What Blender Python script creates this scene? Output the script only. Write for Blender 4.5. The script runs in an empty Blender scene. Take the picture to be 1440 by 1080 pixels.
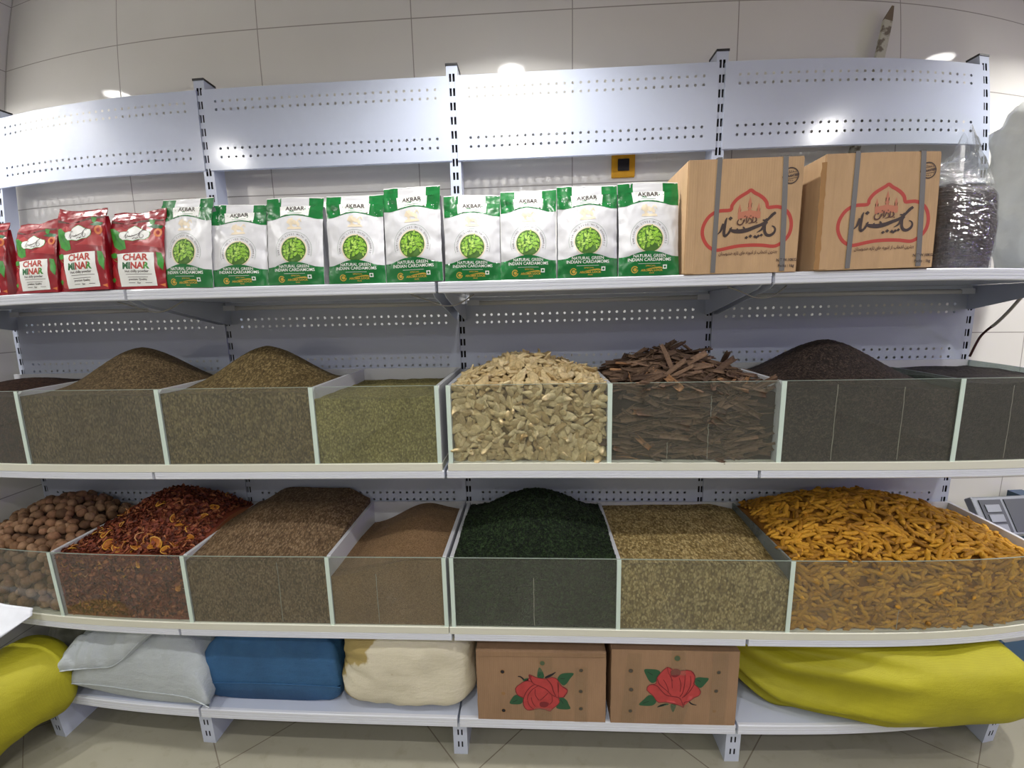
import bpy, bmesh, math, random
from mathutils import Vector, Matrix, Euler, noise
PI = math.pi
rng = random.Random(7)
S = bpy.context.scene
COL = S.collection

# ------------------------------------------------------------------ helpers
class MB:
    """collects faces, links them as one mesh object"""
    def __init__(s):
        s.v = []; s.f = []; s.m = []; s.sm = []
    def add(s, vs, fs, mi=0, smooth=False):
        o = len(s.v); s.v += [tuple(p) for p in vs]
        for f in fs:
            s.f.append([i + o for i in f]); s.m.append(mi); s.sm.append(smooth)
    def box(s, x0, x1, y0, y1, z0, z1, mi=0, M=None):
        vs = [Vector(p) for p in ((x0,y0,z0),(x1,y0,z0),(x1,y1,z0),(x0,y1,z0),(x0,y0,z1),(x1,y0,z1),(x1,y1,z1),(x0,y1,z1))]
        if M: vs = [M @ p for p in vs]
        s.add(vs, [(0,3,2,1),(4,5,6,7),(0,1,5,4),(1,2,6,5),(2,3,7,6),(3,0,4,7)], mi)
    def grid(s, fn, nu, nv, mi=0, smooth=True, cu=False, flip=False):
        vs = []; fs = []
        w = nu if cu else nu + 1
        for j in range(nv + 1):
            for i in range(w):
                vs.append(fn(i / nu, j / nv))
        for j in range(nv):
            for i in range(nu):
                a = j*w + i; b = j*w + (i+1) % w; c = (j+1)*w + (i+1) % w; d = (j+1)*w + i
                fs.append((a,d,c,b) if flip else (a,b,c,d))
        s.add(vs, fs, mi, smooth)
    def tube(s, pts, r, n=8, mi=0, caps=True):
        pts = [Vector(p) for p in pts]; rings = []; up = Vector((0.13,0.21,0.97))
        for i, p in enumerate(pts):
            t = (pts[min(i+1,len(pts)-1)] - pts[max(i-1,0)]).normalized()
            a = t.cross(up)
            if a.length < 1e-3: a = t.cross(Vector((1,0,0)))
            a.normalize(); b = t.cross(a)
            rr = r[i] if isinstance(r, (list,tuple)) else r
            rings.append([p + (a*math.cos(2*PI*k/n) + b*math.sin(2*PI*k/n))*rr for k in range(n)])
        vs = [q for g in rings for q in g]; fs = []
        for i in range(len(pts)-1):
            for k in range(n):
                fs.append((i*n+k, i*n+(k+1)%n, (i+1)*n+(k+1)%n, (i+1)*n+k))
        if caps:
            fs.append(tuple(range(n-1,-1,-1))); fs.append(tuple((len(pts)-1)*n+k for k in range(n)))
        s.add(vs, fs, mi, True)
    def poly_prism(s, pts, axis, a0, a1, mi=0):
        """pts 2d polygon extruded along axis ('x': pts are (y,z); 'y': (x,z); 'z': (x,y))"""
        n = len(pts)
        def P(p, a): return (a,p[0],p[1]) if axis == 'x' else ((p[0],a,p[1]) if axis == 'y' else (p[0],p[1],a))
        vs = [P(p,a0) for p in pts] + [P(p,a1) for p in pts]
        fs = [tuple(range(n)), tuple(range(2*n-1,n-1,-1))]
        for i in range(n): fs.append((i, i+n, (i+1)%n+n, (i+1)%n))
        s.add(vs, fs, mi)
    def build(s, name, mats, parent=None, loc=None, fixn=True, merge=0):
        me = bpy.data.meshes.new(name)
        me.from_pydata(s.v, [], s.f)
        if not isinstance(mats, (list,tuple)): mats = [mats]
        for m in mats: me.materials.append(m)
        me.polygons.foreach_set('material_index', s.m)
        me.polygons.foreach_set('use_smooth', s.sm)
        if fixn or merge:
            bm = bmesh.new(); bm.from_mesh(me)
            if merge: bmesh.ops.remove_doubles(bm, verts=bm.verts, dist=merge)
            if fixn: bmesh.ops.recalc_face_normals(bm, faces=bm.faces)
            bm.to_mesh(me); bm.free()
        me.update()
        o = bpy.data.objects.new(name, me); COL.objects.link(o)
        if parent: o.parent = parent
        if loc: o.location = loc
        return o

def tag(o, label, cat, group=None, kind=None):
    o['label'] = label; o['category'] = cat
    if group: o['group'] = group
    if kind: o['kind'] = kind
    return o
def struct(o):
    o['kind'] = 'structure'; return o
def empty(name, loc=(0,0,0), rot=None):
    o = bpy.data.objects.new(name, None); COL.objects.link(o); o.location = loc; o.empty_display_size = .02
    if rot: o.rotation_euler = rot
    return o
def copy_tree(o, parent=None):
    c = o.copy(); COL.objects.link(c)
    if parent: c.parent = parent
    for ch in list(o.children): copy_tree(ch, c)
    return c
def bevel(o, w, seg=2):
    m = o.modifiers.new('bevel','BEVEL'); m.width = w; m.segments = seg; m.limit_method = 'ANGLE'; m.angle_limit = .6
    return o
def nz(x, y, z): return noise.noise(Vector((x,y,z)))

# ------------------------------------------------------------------ materials
def srgb(r, g, b):
    f = lambda c: (c/255/12.92) if c/255 <= .04045 else ((c/255+.055)/1.055)**2.4
    return (f(r), f(g), f(b), 1)
class NT:
    def __init__(s, name):
        s.m = bpy.data.materials.new(name); s.m.use_nodes = True
        s.t = s.m.node_tree; s.t.nodes.clear()
        s.out = s.n('ShaderNodeOutputMaterial')
    def n(s, ty, **kw):
        d = s.t.nodes.new(ty)
        for k, v in kw.items(): setattr(d, k, v)
        return d
    def l(s, a, b): s.t.links.new(a, b)
    def put(s, sock, val):
        if hasattr(val, 'links') or isinstance(val, bpy.types.NodeSocket): s.l(val, sock)
        else: sock.default_value = val
    def math(s, op, a, b=None, c=None):
        d = s.n('ShaderNodeMath', operation=op)
        s.put(d.inputs[0], a)
        if b is not None: s.put(d.inputs[1], b)
        if c is not None: s.put(d.inputs[2], c)
        return d.outputs[0]
    def obj(s): return s.n('ShaderNodeTexCoord').outputs['Object']
    def mapping(s, vec, scale=(1,1,1), rot=(0,0,0), loc=(0,0,0)):
        d = s.n('ShaderNodeMapping'); s.l(vec, d.inputs[0])
        d.inputs['Location'].default_value = loc; d.inputs['Rotation'].default_value = rot; d.inputs['Scale'].default_value = scale
        return d.outputs[0]
    def noise(s, vec, scale, detail=3, rough=.5):
        d = s.n('ShaderNodeTexNoise'); s.l(vec, d.inputs['Vector']); d.inputs['Scale'].default_value = scale
        d.inputs['Detail'].default_value = detail; d.inputs['Roughness'].default_value = rough
        return d.outputs['Fac']
    def voro(s, vec, scale, feature='F1', rand=1):
        d = s.n('ShaderNodeTexVoronoi', feature=feature); s.l(vec, d.inputs['Vector']); d.inputs['Scale'].default_value = scale
        d.inputs['Randomness'].default_value = rand
        return d
    def ramp(s, fac, stops, interp='LINEAR'):
        d = s.n('ShaderNodeValToRGB'); s.l(fac, d.inputs[0]); d.color_ramp.interpolation = interp
        e = d.color_ramp.elements
        while len(e) < len(stops): e.new(.5)
        for k, (p, c) in enumerate(stops): e[k].position = p; e[k].color = c
        return d.outputs[0]
    def mix(s, fac, a, b, blend='MIX'):
        d = s.n('ShaderNodeMix', data_type='RGBA', blend_type=blend)
        s.put(d.inputs[0], fac); s.put(d.inputs[6], a); s.put(d.inputs[7], b)
        return d.outputs[2]
    def bump(s, h, strength=.3, dist=.002):
        d = s.n('ShaderNodeBump'); s.l(h, d.inputs['Height']); d.inputs['Strength'].default_value = strength; d.inputs['Distance'].default_value = dist
        return d.outputs[0]
    def pbr(s, col, rough=.5, metal=0, normal=None, spec=.5, coat=0, trans=0, sheen=0):
        p = s.n('ShaderNodeBsdfPrincipled')
        s.put(p.inputs['Base Color'], col); s.put(p.inputs['Roughness'], rough); p.inputs['Metallic'].default_value = metal
        p.inputs['Specular IOR Level'].default_value = spec; p.inputs['Coat Weight'].default_value = coat
        p.inputs['Sheen Weight'].default_value = sheen
        if normal is not None: s.l(normal, p.inputs['Normal'])
        s.l(p.outputs[0], s.out.inputs[0]); return p

def plain(name, c, rough=.5, metal=0, spec=.5, var=0, bump=0, scale=30, coat=0):
    t = NT(name)
    if var or bump:
        v = t.obj(); f = t.noise(v, scale, 4)
        col = c
        if var:
            a = tuple(min(1, x*(1-var)) for x in c[:3]) + (1,); b = tuple(min(1, x*(1+var)) for x in c[:3]) + (1,)
            col = t.ramp(f, [(.3,a),(.7,b)])
        nrm = t.bump(f, bump, .004) if bump else None
        t.pbr(col, rough, metal, nrm, spec, coat)
    else: t.pbr(c, rough, metal, None, spec, coat)
    return t.m

def grains(name, cols, scale, stretch=(1,1,1), bump=.6, rough=.75, big=.15, rot=(0,0,0), dist=.003):
    """heap of small seeds: a random colour per seed, dark gaps between them"""
    t = NT(name); v = t.obj()
    warp = t.n('ShaderNodeTexNoise'); t.l(v, warp.inputs['Vector']); warp.inputs['Scale'].default_value = scale*.25
    add = t.n('ShaderNodeVectorMath', operation='MULTIPLY_ADD'); t.l(warp.outputs['Color'], add.inputs[0])
    add.inputs[1].default_value = (1.6/scale,)*3; t.l(v, add.inputs[2])
    mv = t.mapping(add.outputs[0], stretch, rot)
    d = t.voro(mv, scale)
    sep = t.n('ShaderNodeSeparateColor'); t.l(d.outputs['Color'], sep.inputs[0])
    n = len(cols)
    col = t.ramp(sep.outputs[0], [((i+.5)/n, c) for i, c in enumerate(cols)])
    low = t.noise(v, 9, 3)
    dk = t.ramp(low, [(.3,(1-big,)*3+(1,)),(.7,(1+big,)*3+(1,))])
    col = t.mix(1, col, dk, 'MULTIPLY')
    gap = t.ramp(d.outputs['Distance'], [(.40,(1,1,1,1)),(.95,(.45,.43,.4,1))])
    col = t.mix(1, col, gap, 'MULTIPLY')
    h = t.math('SUBTRACT', 1, d.outputs['Distance'])
    t.pbr(col, rough, 0, t.bump(h, bump, dist), .3)
    return t.m

def glassy(name, tint, haze, hazecol, rough=.02, bumpy=0, scale=40, gloss=1.0, streak=0):
    """thin clear sheet: tinted transmission + mirror reflection + a film of dust"""
    t = NT(name)
    tr = t.n('ShaderNodeBsdfTransparent'); tr.inputs[0].default_value = tint
    gl = t.n('ShaderNodeBsdfGlossy'); gl.inputs['Roughness'].default_value = rough
    lw = t.n('ShaderNodeLayerWeight'); lw.inputs[0].default_value = .5
    if bumpy:
        f = t.noise(t.obj(), scale, 4, .6); nb = t.bump(f, bumpy, .01); t.l(nb, gl.inputs['Normal']); t.l(nb, lw.inputs['Normal'])
    fac = t.math('MULTIPLY', t.math('MULTIPLY_ADD', t.math('POWER', lw.outputs['Facing'], 5), .94, .04), gloss)
    m1 = t.n('ShaderNodeMixShader'); t.l(fac, m1.inputs[0]); t.l(tr.outputs[0], m1.inputs[1]); t.l(gl.outputs[0], m1.inputs[2])
    df = t.n('ShaderNodeBsdfDiffuse'); df.inputs[0].default_value = hazecol
    hz = t.noise(t.mapping(t.obj(), (3,3,1.3), (0,.5,0)), 4, 5, .6)
    hf = t.math('MULTIPLY', t.math('ADD', hz, .5), haze)
    m2 = t.n('ShaderNodeMixShader'); t.l(hf, m2.inputs[0]); t.l(m1.outputs[0], m2.inputs[1]); t.l(df.outputs[0], m2.inputs[2])
    t.l(m2.outputs[0], t.out.inputs[0])
    return t.m

def woven(name, c, c2=None, scale=420, rough=.6, stain=None, var=.1, spec=.4, wr=.35):
    t = NT(name); v = t.obj()
    w1 = t.n('ShaderNodeTexWave', wave_type='BANDS', bands_direction='X'); t.l(v, w1.inputs[0]); w1.inputs['Scale'].default_value = scale*.33
    w2 = t.n('ShaderNodeTexWave', wave_type='BANDS', bands_direction='Z'); t.l(v, w2.inputs[0]); w2.inputs['Scale'].default_value = scale*.33
    h = t.math('MULTIPLY', w1.outputs['Fac'], w2.outputs['Fac'])
    f = t.noise(v, 7, 5, .6)
    a = tuple(x*(1-var) for x in c[:3])+(1,); b = tuple(min(1,x*(1+var)) for x in c[:3])+(1,)
    col = t.ramp(f, [(.3,a),(.7,b)])
    if stain:
        s2 = t.noise(t.mapping(v, (1,1,1), (0,0,0), (.37,.1,.2)), 5, 4, .6)
        sp = t.n('ShaderNodeSeparateXYZ'); t.l(v, sp.inputs[0])
        lf = t.math('MAXIMUM', t.math('MULTIPLY', sp.outputs[0], -1.5), 0)
        ud = t.math('ABSOLUTE', t.math('MULTIPLY', t.math('SUBTRACT', sp.outputs[2], .15), 2.2))
        s2 = t.math('ADD', t.math('SUBTRACT', s2, .22), t.math('ADD', t.math('MULTIPLY', lf, .75), t.math('MULTIPLY', ud, .32)))
        k = t.ramp(s2, [(.50,(0,0,0,1)),(.55,(1,1,1,1))])
        col = t.mix(k, col, stain)
    big = t.noise(t.mapping(v, (1,1,2.5)), 12, 5, .6)
    w3 = t.n('ShaderNodeTexWave', wave_type='BANDS', bands_direction='Z'); t.l(v, w3.inputs[0]); w3.inputs['Scale'].default_value = 78; w3.inputs['Distortion'].default_value = 1.2; w3.inputs['Detail'].default_value = 3; w3.inputs['Detail Scale'].default_value = 4
    w4 = t.n('ShaderNodeTexWave', wave_type='BANDS', bands_direction='X'); t.l(v, w4.inputs[0]); w4.inputs['Scale'].default_value = 70; w4.inputs['Distortion'].default_value = 1.2; w4.inputs['Detail'].default_value = 3; w4.inputs['Detail Scale'].default_value = 4
    wv = t.math('MULTIPLY_ADD', w3.outputs['Fac'], .5, t.math('MULTIPLY', w4.outputs['Fac'], .5))
    col = t.mix(1, col, t.ramp(wv, [(.15,(.94,.94,.94,1)),(.85,(1.03,1.03,1.03,1))]), 'MULTIPLY')
    hh = t.math('MULTIPLY_ADD', big, 7.0, h)
    t.pbr(col, rough, 0, t.bump(hh, wr, .004), spec)
    return t.m

M = {}
M['white_paint'] = plain('white_powder_coat', srgb(191,199,217), .15, spec=.55)
M['rail'] = plain('white_price_rail', srgb(216,220,230), .22, spec=.5)
M['cream'] = plain('cream_board_edge', srgb(214,214,200), .5)
M['black'] = plain('black_plastic', srgb(28,26,30), .45)
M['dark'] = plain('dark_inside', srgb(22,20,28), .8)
M['bin_white'] = plain('white_bin_board', srgb(205,207,212), .4)
M['bin_edge'] = plain('pale_green_edge', srgb(205,222,212), .35)
M['glass'] = glassy('bin_glass', (.95,.968,.955,1), .060, srgb(160,162,152), .03, gloss=.8)
M['clear_side'] = glassy('clear_divider', (.88,.93,.90,1), .10, srgb(170,185,180), .05)
M['frost_side'] = glassy('frosted_divider', (.7,.76,.75,1), .32, srgb(170,180,182), .12)
M['film'] = glassy('clear_plastic_film', (.95,.96,.97,1), .14, srgb(215,220,222), .10, bumpy=.9, scale=38, gloss=1.8)
M['pane_edge'] = plain('polished_glass_edge', srgb(150,164,154), .3)
M['tape'] = glassy('clear_packing_tape', (.94,.91,.86,1), .07, srgb(200,180,150), .14, bumpy=.5, scale=45, gloss=1.5)
M['glue'] = plain('dried_glue', srgb(150,147,134), .7)
M['kraft'] = None

def kraft(name, c):
    t = NT(name); v = t.obj()
    f = t.noise(t.mapping(v,(3,3,.6)), 22, 4); g = t.noise(v, 4, 3)
    mm = t.math('MULTIPLY_ADD', g, .7, t.math('MULTIPLY', f, .3))
    a = tuple(x*.86 for x in c[:3])+(1,); b = tuple(x*1.1 for x in c[:3])+(1,)
    col = t.ramp(mm, [(.35,a),(.65,b)])
    w = t.n('ShaderNodeTexWave', bands_direction='X'); t.l(v, w.inputs[0]); w.inputs['Scale'].default_value = 45
    hh = t.math('MULTIPLY_ADD', f, .5, w.outputs['Fac'])
    t.pbr(col, .7, 0, t.bump(hh, .10, .002), .25)
    return t.m
M['kraft'] = kraft('kraft_cardboard', srgb(188,156,120))
M['kraft2'] = kraft('brown_cardboard', srgb(152,122,95))
M['kraft_edge'] = plain('cardboard_edge', srgb(150,112,70), .8)
M['red_print'] = plain('red_print', srgb(178,62,52), .6)
M['faint_red'] = plain('faint_red_print', srgb(186,118,92), .7)
M['ink'] = plain('dark_ink', srgb(58,44,42), .6)
M['brown_ink'] = plain('brown_ink', srgb(84,50,40), .6)
M['strap'] = plain('grey_strap', srgb(108,106,106), .45)
M['green'] = plain('green_foil', srgb(17,110,51), .26, spec=.6)
M['dgreen'] = plain('deep_green_print', srgb(10,92,46), .35)
M['silver'] = plain('white_foil', srgb(212,213,218), .30, spec=.6)
M['foilside'] = plain('silver_gusset', srgb(150,150,156), .28, metal=.35)
M['white_print'] = plain('white_print', srgb(236,238,236), .45)
M['gold'] = plain('gold_print', srgb(196,160,58), .4)
M['cream_print'] = plain('pale_gold_crest', srgb(226,212,186), .4)
M['pod'] = plain('pod_green', srgb(140,190,50), .5)
M['pod2'] = plain('pod_light', srgb(172,212,84), .5)
M['poddark'] = plain('pod_shade', srgb(62,104,24), .6)
M['red_foil'] = plain('red_foil', srgb(142,22,36), .22, spec=.6, var=.22, scale=14)
M['red_light'] = plain('red_chili_print', srgb(170,44,48), .3)
M['leaf_print'] = plain('leaf_print', srgb(52,140,44), .35, var=.25, scale=60)
M['orange'] = plain('orange_print', srgb(214,120,60), .4)
M['rose_red'] = plain('rose_red_print', srgb(176,58,58), .6, var=.12, scale=40)
M['rose_line'] = plain('rose_line_print', srgb(120,28,36), .6)
M['rose_green'] = plain('rose_leaf_print', srgb(34,82,52), .6)

# ------------------------------------------------------------------ 2d shapes
def text2d(s, size, x=0, z=0, bold=0, sx=1, align='CENTER'):
    cu = bpy.data.curves.new('lettering','FONT'); cu.body = s; cu.size = size; cu.align_x = align; cu.offset = bold*size; cu.resolution_u = 2
    ob = bpy.data.objects.new('lettering', cu); COL.objects.link(ob)
    dg = bpy.context.evaluated_depsgraph_get(); me = bpy.data.meshes.new_from_object(ob.evaluated_get(dg))
    vs = [(v.co.x*sx + x, v.co.y + z) for v in me.vertices]; fs = [tuple(p.vertices) for p in me.polygons]
    bpy.data.objects.remove(ob); bpy.data.curves.remove(cu); bpy.data.meshes.remove(me)
    return vs, fs
def arc_text(s, size, cx, cz, R, a0, a1, bold=0):
    V = []; F = []
    n = len(s)
    for i, ch in enumerate(s):
        if ch == ' ': continue
        a = a0 + (a1-a0)*i/(n-1)
        vs, fs = text2d(ch, size, bold=bold)
        o = len(V); ca, sa = math.cos(a-PI/2), math.sin(a-PI/2)
        for (x, z) in vs:
            V.append((cx + R*math.cos(a) + x*ca - z*sa, cz + R*math.sin(a) + x*sa + z*ca))
        F += [tuple(k+o for k in f) for f in fs]
    return V, F
def poly2d(pts): return list(pts), [tuple(range(len(pts)))]
def disc2d(cx, cz, rx, rz=None, n=28, a=0):
    rz = rz or rx; ca, sa = math.cos(a), math.sin(a); P = []
    for k in range(n):
        t = 2*PI*k/n; x = rx*math.cos(t); z = rz*math.sin(t)
        P.append((cx + x*ca - z*sa, cz + x*sa + z*ca))
    return poly2d(P)
def ring2d(cx, cz, r0, r1, n=40, a0=0, a1=2*PI):
    V = []; F = []
    for k in range(n+1):
        t = a0 + (a1-a0)*k/n
        V += [(cx+r0*math.cos(t), cz+r0*math.sin(t)), (cx+r1*math.cos(t), cz+r1*math.sin(t))]
    for k in range(n): F.append((2*k, 2*k+1, 2*k+3, 2*k+2))
    return V, F
def catmull(P, sub=6, closed=False):
    out = []; n = len(P)
    for i in range(n if closed else n-1):
        p = [P[(i+k-1) % n] if closed else P[min(max(i+k-1,0),n-1)] for k in range(4)]
        for s_ in range(sub):
            t = s_/sub
            out.append(tuple(.5*((2*p[1][d]) + (-p[0][d]+p[2][d])*t + (2*p[0][d]-5*p[1][d]+4*p[2][d]-p[3][d])*t*t + (-p[0][d]+3*p[1][d]-3*p[2][d]+p[3][d])*t**3) for d in range(len(P[0]))))
    if not closed: out.append(tuple(P[-1]))
    return out
def stroke2d(P, w=None, sub=6, closed=False):
    """P: (x,z) or (x,z,width)"""
    if w is not None: P = [(p[0],p[1],w) for p in P]
    Q = catmull(P, sub, closed) if sub > 1 else list(P)
    n = len(Q); V = []; F = []
    for i in range(n):
        a = Q[(i-1) % n] if closed else Q[max(i-1,0)]; b = Q[(i+1) % n] if closed else Q[min(i+1,n-1)]
        tx, tz = b[0]-a[0], b[1]-a[1]; L = math.hypot(tx,tz) or 1
        nx, nzz = -tz/L, tx/L; h = Q[i][2]/2
        V += [(Q[i][0]+nx*h, Q[i][1]+nzz*h), (Q[i][0]-nx*h, Q[i][1]-nzz*h)]
    for i in range(n if closed else n-1):
        j = (i+1) % n; F.append((2*i, 2*i+1, 2*j+1, 2*j))
    return V, F
def mapshape(sh, fn): return [fn(*p) for p in sh[0]], sh[1]
def decal(mb, sh, surf, off, mi, gx=None, gz=None):
    """lays a flat printed shape on a surface surf(x,z,off)"""
    bm = bmesh.new(); vs = [bm.verts.new((x,0,z)) for x, z in sh[0]]
    for f in sh[1]:
        try: bm.faces.new([vs[i] for i in f])
        except ValueError: pass
    bmesh.ops.triangulate(bm, faces=bm.faces[:])
    if gx:
        xs = [p[0] for p in sh[0]]; zs = [p[1] for p in sh[0]]
        for lo, hi, g, no in ((min(xs),max(xs),gx,(1,0,0)), (min(zs),max(zs),gz or gx,(0,0,1))):
            k = math.ceil(lo/g + 1e-6)
            while k*g < hi - 1e-7:
                co = (k*g,0,0) if no[0] else (0,0,k*g)
                bmesh.ops.bisect_plane(bm, geom=bm.verts[:]+bm.edges[:]+bm.faces[:], plane_co=co, plane_no=no, dist=1e-7)
                k += 1
    bm.verts.index_update()
    mb.add([surf(v.co.x, v.co.z, off) for v in bm.verts], [[v.index for v in f.verts] for f in bm.faces], mi, True)
    bm.free()
# ------------------------------------------------------------------ the room
WY = .10                       # face of the tiled wall behind the shelving
def tile_mat(name, ax, u0, du, dz, z0, c, rough=.06, grout=srgb(150,146,140), gw=.0019):
    t = NT(name); v = t.n('ShaderNodeNewGeometry').outputs['Position']
    s = t.n('ShaderNodeSeparateXYZ'); t.l(v, s.inputs[0])
    def line(sock, o, d):
        k = t.math('DIVIDE', t.math('SUBTRACT', sock, o), d)
        fr = t.math('ABSOLUTE', t.math('SUBTRACT', t.math('FRACT', t.math('ADD', k, .5)), .5))
        return t.math('LESS_THAN', fr, gw/d)
    g = t.math('MAXIMUM', line(s.outputs[ax], u0, du), line(s.outputs[2], z0, dz))
    f = t.noise(v, 2.0, 4); a = tuple(x*.96 for x in c[:3])+(1,); b = tuple(min(1,x*1.03) for x in c[:3])+(1,)
    col = t.mix(g, t.ramp(f, [(.3,a),(.7,b)]), grout)
    h = t.math('SUBTRACT', 1, g)
    rg = t.math('MULTIPLY_ADD', g, .5, rough)
    wob = t.noise(v, 1.6, 2)
    hh = t.math('MULTIPLY_ADD', wob, .25, h)
    t.pbr(col, rg, 0, t.bump(hh, .12, .004), .5)
    return t.m
TC = srgb(222,220,215)
mw = tile_mat('wall_tile', 0, .463, .632, .3185, 2.163, TC)
def slab(name, x0,x1,y0,y1,z0,z1,m):
    b = MB(); b.box(x0,x1,y0,y1,z0,z1); return struct(b.build(name, m))
XL, XR, YF, ZC = -2.07, 5.2, -6.2, 3.22
slab('wall_back', XL-.1, XR+.1, WY, WY+.1, -.1, ZC, mw)
slab('wall_left', XL-.1, XL, YF, WY, -.1, ZC, tile_mat('wall_tile_side', 1, .1, .632, .3185, 2.163, TC))
mwall = plain('far_wall_paint', srgb(190,186,178), .7)
slab('wall_right', XR, XR+.1, YF, WY, -.1, ZC, mwall)
slab('wall_front', XL-.1, XR+.1, YF-.1, YF, -.1, ZC, plain('shop_side_wall', srgb(150,146,140), .7))
slab('ceiling', XL-.1, XR+.1, YF-.1, WY+.1, ZC, ZC+.1, plain('ceiling_paint', srgb(225,223,218), .8))
def floor_mat():
    t = NT('floor_tile'); v = t.n('ShaderNodeNewGeometry').outputs['Position']
    s = t.n('ShaderNodeSeparateXYZ'); t.l(v, s.inputs[0])
    r2 = math.sqrt(.5)
    p = t.math('MULTIPLY', t.math('ADD', s.outputs[0], s.outputs[1]), r2)
    q = t.math('MULTIPLY', t.math('SUBTRACT', s.outputs[0], s.outputs[1]), r2)
    def line(sock, o, d):
        k = t.math('DIVIDE', t.math('SUBTRACT', sock, o), d)
        fr = t.math('ABSOLUTE', t.math('SUBTRACT', t.math('FRACT', t.math('ADD', k, .5)), .5))
        return t.math('LESS_THAN', fr, .0022/d)
    g = t.math('MAXIMUM', line(p, -.32, .66), line(q, .372, .66))
    c = srgb(150,147,131)
    f = t.noise(v, 1.5, 5, .6)
    col = t.ramp(f, [(.3,tuple(x*.88 for x in c[:3])+(1,)),(.7,tuple(x*1.06 for x in c[:3])+(1,))])
    d = t.noise(v, 14, 5, .65); dk = t.ramp(d, [(.55,(1,1,1,1)),(.8,(.8,.78,.72,1))])
    col = t.mix(1, col, dk, 'MULTIPLY')
    col = t.mix(g, col, srgb(112,104,90))
    t.pbr(col, t.math('MULTIPLY_ADD', d, .2, .10), 0, None, .45)
    return t.m
slab('floor', XL-.1, XR+.1, YF-.1, WY+.1, -.1, 0, floor_mat())

# ceiling downlights: the lit row pattern whose mirror images show in tiles and panels
MG = NT('lamp_glow'); e = MG.n('ShaderNodeEmission'); e.inputs[0].default_value = (1,.97,.92,1); e.inputs[1].default_value = 20; MG.l(e.outputs[0], MG.out.inputs[0])
LX = (-2.0, .2, 2.38, 4.5); LYS = (-.46, -1.58, -2.72, -3.86, -5.0); ZL = 2.90
first = None
POW = 12.5
for iy, ly in enumerate(LYS):
    for ix, lx in enumerate(LX):
        lx2 = max(lx, XL+.095)
        if first is None:
            b = MB(); N = 24
            prof = [(.02,.32),(.02,.302),(.078,.300),(.085,.293),(.085,-.012),(.070,-.012)]
            b.grid(lambda u,v: (math.cos(2*PI*u)*prof[round(v*5)][0], math.sin(2*PI*u)*prof[round(v*5)][0], prof[round(v*5)][1]), N, 5, cu=True)
            first = b.build('downlight', M['white_paint'])
            d = MB(); d.add([(.071*math.cos(2*PI*k/N), .071*math.sin(2*PI*k/N), -.008) for k in range(N)], [tuple(range(N))])
            d.build('diffuser', MG.m, first)
            o = first
        else: o = copy_tree(first)
        o.location = (lx2, ly, ZL)
        tag(o, 'white cylindrical downlight hanging from the ceiling above the shop aisle', 'light', 'ceiling downlights')
        L = bpy.data.lights.new('downlight_lamp','AREA'); L.shape = 'DISK'; L.size = .10; L.energy = POW*(1.15,1.05,.85,.7,.6)[iy]*(.85 if ix==0 else 1); L.color = (1,.98,.945); L.spread = 2.35 if iy == 0 else 3.0
        lo = bpy.data.objects.new('downlight_lamp', L); COL.objects.link(lo); lo.location = (lx2, ly, ZL-.018)
# violet LED strip on the wall to the right, mirrored in the plastic bag
MV = NT('violet_glow'); e = MV.n('ShaderNodeEmission'); e.inputs[0].default_value = (.28,.12,1,1); e.inputs[1].default_value = 26; MV.l(e.outputs[0], MV.out.inputs[0])
vs_ = empty('led_sign', (XR-.001, -2.3, 2.2))
b = MB(); b.box(-.05,0,-.30,.30,-.18,.18); b.build('housing', M['black'], vs_)
b = MB(); b.box(-.058,-.05,-.27,.27,-.15,.15); b.build('lit_face', MV.m, vs_)
tag(vs_, 'violet backlit LED sign on the far side wall', 'sign')

W_ = bpy.data.worlds.new('world'); S.world = W_; W_.use_nodes = True
W_.node_tree.nodes['Background'].inputs[0].default_value = (.9,.95,1,1); W_.node_tree.nodes['Background'].inputs[1].default_value = .05

# ------------------------------------------------------------------ shelving
ZS0, PIT = 2.5284, .04984
def slotted_face(b, x0, x1, y, z0, z1, centres, hw, pairs=(-.0066,.0066), sw=.0042, nrm=-1):
    xs = [x0] + sorted([p-sw for p in pairs]+[p+sw for p in pairs]) + [x1]
    zs = [z0]
    for c in sorted(centres): zs += [c-hw, c+hw]
    zs.append(z1)
    for j in range(len(zs)-1):
        for i in range(len(xs)-1):
            if j % 2 == 1 and i % 2 == 1: continue
            b.add([(xs[i],y,zs[j]),(xs[i+1],y,zs[j]),(xs[i+1],y,zs[j+1]),(xs[i],y,zs[j+1])], [(0,1,2,3)])
TOPZ = 2.572
ulab = ['white slotted upright post in the corner by the side wall', 'white slotted upright post rising behind the leftmost green pouches', 'white slotted upright post behind the middle green pouches',
        'white slotted upright post behind the left kraft carton', 'white slotted end upright post beside the white crinkled sack']
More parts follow.
